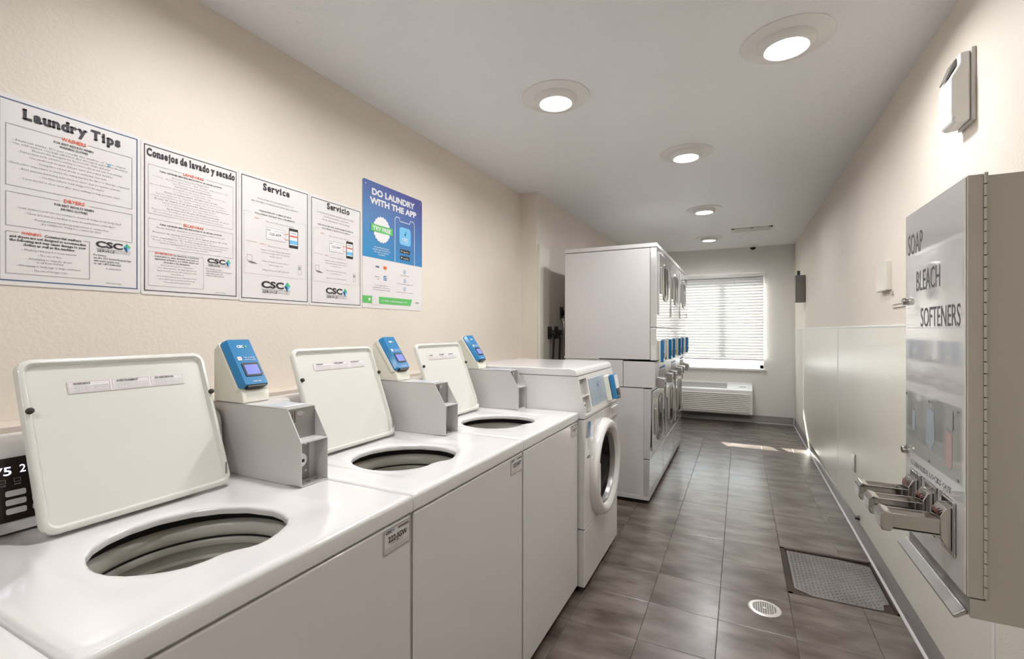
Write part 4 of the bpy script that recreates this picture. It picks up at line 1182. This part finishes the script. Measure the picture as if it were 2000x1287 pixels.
t = thing('junction_box', (XR, 3.0, 1.515), 'small cream square box on the right wall left of the soap dispenser', 'wall box')
B().box(.652, XR - .001, 2.915, 3.10, 1.512, 1.660).obj('box_body', M['frp'], t, bevel=.004)
t = thing('access_panel', (XR, 2.70, 1.42), 'flush painted metal access door beside the soap dispenser', 'panel')
B().box(XR - .006, XR, 2.50, 2.90, 1.42, 1.755).obj('frame', M['wall'], t, bevel=.002)
B().box(XR - .010, XR - .005, 2.515, 2.885, 1.435, 1.740).obj('door_leaf', M['wall'], t, bevel=.002)
B().cyl((XR - .010, 2.862, 1.492), .011, -.008, 0, 'x', 16).obj('latch', M['steel'], t)
t = thing('wall_outlet', (XR, 3.75, .39), 'small steel outlet plate low on the right wall panel', 'outlet')
B().box(XR - .012, XR - .0034, 3.712, 3.790, .385, .500).obj('plate', M['steel'], t, bevel=.002)
for zz in (.418, .466): B().box(XR - .014, XR - .011, 3.735, 3.768, zz - .014, zz + .014).obj('socket', M['plastic'], t, bevel=.002)
t = tag(B().lathe([(0, -.022), (.010, -.022), (.012, -.010), (.016, -.003), (.016, 0)], (XR - .005, 3.61, .125), 'x', 16).obj('door_stopper', M['dark'], None, smooth=50, org=(XR - .005, 3.61, .125)),
        'tiny black rubber stopper just above the baseboard on the right wall', 'stopper')

# ------------------------------------------------------------------ soap dispenser
D0, D1 = 1.190, 1.552
t = thing('soap_vending_machine', (XR, 1.37, .757), 'tall putty-coloured soap vending machine with mirror front and three coin slides', 'vending machine')
B().prism([(.4185, 1.603), (XR, 1.603), (XR, .757), (.397, .757), (.397, .7635), (.430, .7635), (.430, .794), (.4185, .794)], 'y', D0 + .004, D1).prism([(.4185, 1.603), (XR, 1.603), (XR, .757), (.397, .757), (.397, .794), (.4185, .794)], 'y', D0 + .001, D0 + .0038).obj('cabinet', M['cabin'], t)
dr = B().box(.3925, .4165, D0, D1, .796, 1.607).obj('door', M['cabin'], t, bevel=.002)
B().box(.3895, .3925, D0 + .004, D1 - .002, .798, 1.605).obj('door_skin', M['mirror'], dr, bevel=.001, seg=1)
# piano hinge
hb = B()
k = 0; z = .80
while z < 1.60:
    hb.lathe([(0, 0), (.0032, 0), (.0032, .0205), (0, .0205)], (.4185, D0 - .0015, z), 'z', 8); z += .0225
tag(hb.obj('hinge_knuckles', M['cabin'], dr, smooth=50), kind='stuff')
B().box(.4175, .4190, D0 - .0006, D0 + .002, .80, 1.60).obj('hinge_gap', M['black'], dr)
# delivery tray
B().box(.3965, .430, D0 + .004, D1 - .002, .764, .794).obj('delivery_slot', M['darkmetal'], t)
B().prism([(.3965, .757), (.380, .746), (.375, .747), (.375, .751), (.3925, .766), (.3965, .766)], 'y', D0 + .012, D1 + .01).obj('delivery_tray', M['steel'], t, bevel=.001, seg=1)
# locks
for yy, zz in ((1.532, 1.384), (1.537, 1.000)):
    B().lathe([(0, -.012), (.008, -.012), (.0095, -.008), (.0095, 0)], (.3895, yy, zz), 'x', 20).obj('door_lock', M['chrome'], dr, smooth=40)
# clear cover with the three product pictures behind it
B().box(.3865, .3893, 1.205, 1.536, 1.004, 1.156).obj('product_window', M['acrylic'], dr, bevel=.0006, seg=1)
g = Page((.3894, D1, 0), (0, -1, 0), (0, 0, 1), .0003)
g.poly('bluegrey', [(.155, 1.135), (.20, 1.125), (.205, 1.06), (.18, 1.035), (.15, 1.05)]); g.poly('pink', [(.265, 1.10), (.30, 1.095), (.30, 1.03), (.283, 1.018), (.265, 1.035)]); g.rect('inkpale', .27, .305, 1.105, 1.145); g.rect('bluegrey', .055, .075, 1.06, 1.11)
g.flush(dr, {'bluegrey': 'soap_picture', 'pink': 'bleach_picture', 'inkpale': 'softener_picture'})
for yy in (1.212, 1.37, 1.529):
    for zz in (1.012, 1.148): B().cyl((.3865, yy, zz), .0035, -.002, 0, 'x', 10).obj('screw', M['darkmetal'], dr)
g = Page((.3894, D1, 0), (0, -1, 0), (0, 0, 1), .0003)
g.text('textgrey#soap_lettering', 'SOAP', .022, 1.500, .050, .105, 'l', res=3)
g.text('textgrey#bleach_lettering', 'BLEACH', .085, 1.405, .048, .150, 'l', res=3)
g.text('textgrey#softeners_lettering', 'SOFTENERS', .115, 1.318, .044, .225, 'l', res=3)
g.text('textgrey#coin_slide_notice_lettering', 'COIN SLIDE LOCKS OUT', .170, .972, .0125, .25, bold=.01)
g.text('textgrey#column_empty_notice_lettering', 'WHEN COLUMN IS EMPTY', .170, .950, .0125, .25, bold=.01)
g.flush(dr, {'textgrey': 'engraved_lettering'})
# coin slides
def coin_slide(yc):
    p = B().box(.3835, .3890, yc - .030, yc + .030, .852, .962).obj('coin_slide', M['chrome'], dr, bevel=.002)
    B().prism([(.3835, .860), (.3835, .950), (.374, .946), (.366, .930), (.366, .885), (.374, .868)], 'y', yc - .026, yc + .026).obj('chute_head', M['chrome'], p, bevel=.002)
    B().box(.286, .368, yc - .023, yc - .019, .890, .922).box(.286, .368, yc + .019, yc + .023, .890, .922).box(.286, .368, yc - .023, yc + .023, .889, .894).box(.290, .368, yc - .019, yc + .019, .911, .914).obj('slide_tray', M['chrome'], p, bevel=.0008, seg=1)
    B().prism([(.272, .884), (.286, .884), (.290, .890), (.290, .922), (.276, .926), (.268, .918), (.268, .892)], 'y', yc - .025, yc + .025).obj('slide_grip', M['chrome'], p, bevel=.002)
    g = Page((.3655, yc, .90), (0, -1, 0), (0, 0, 1), .0008)
    for q in range(3): g.rect('redmark', -.014 + q * .011, -.008 + q * .011, .030, .042)
    g.flush(p, {'redmark': 'price_marks'})
for yc in (1.262, 1.362, 1.462): coin_slide(yc)
bpy.data.objects.remove(_to); bpy.data.curves.remove(_cu)
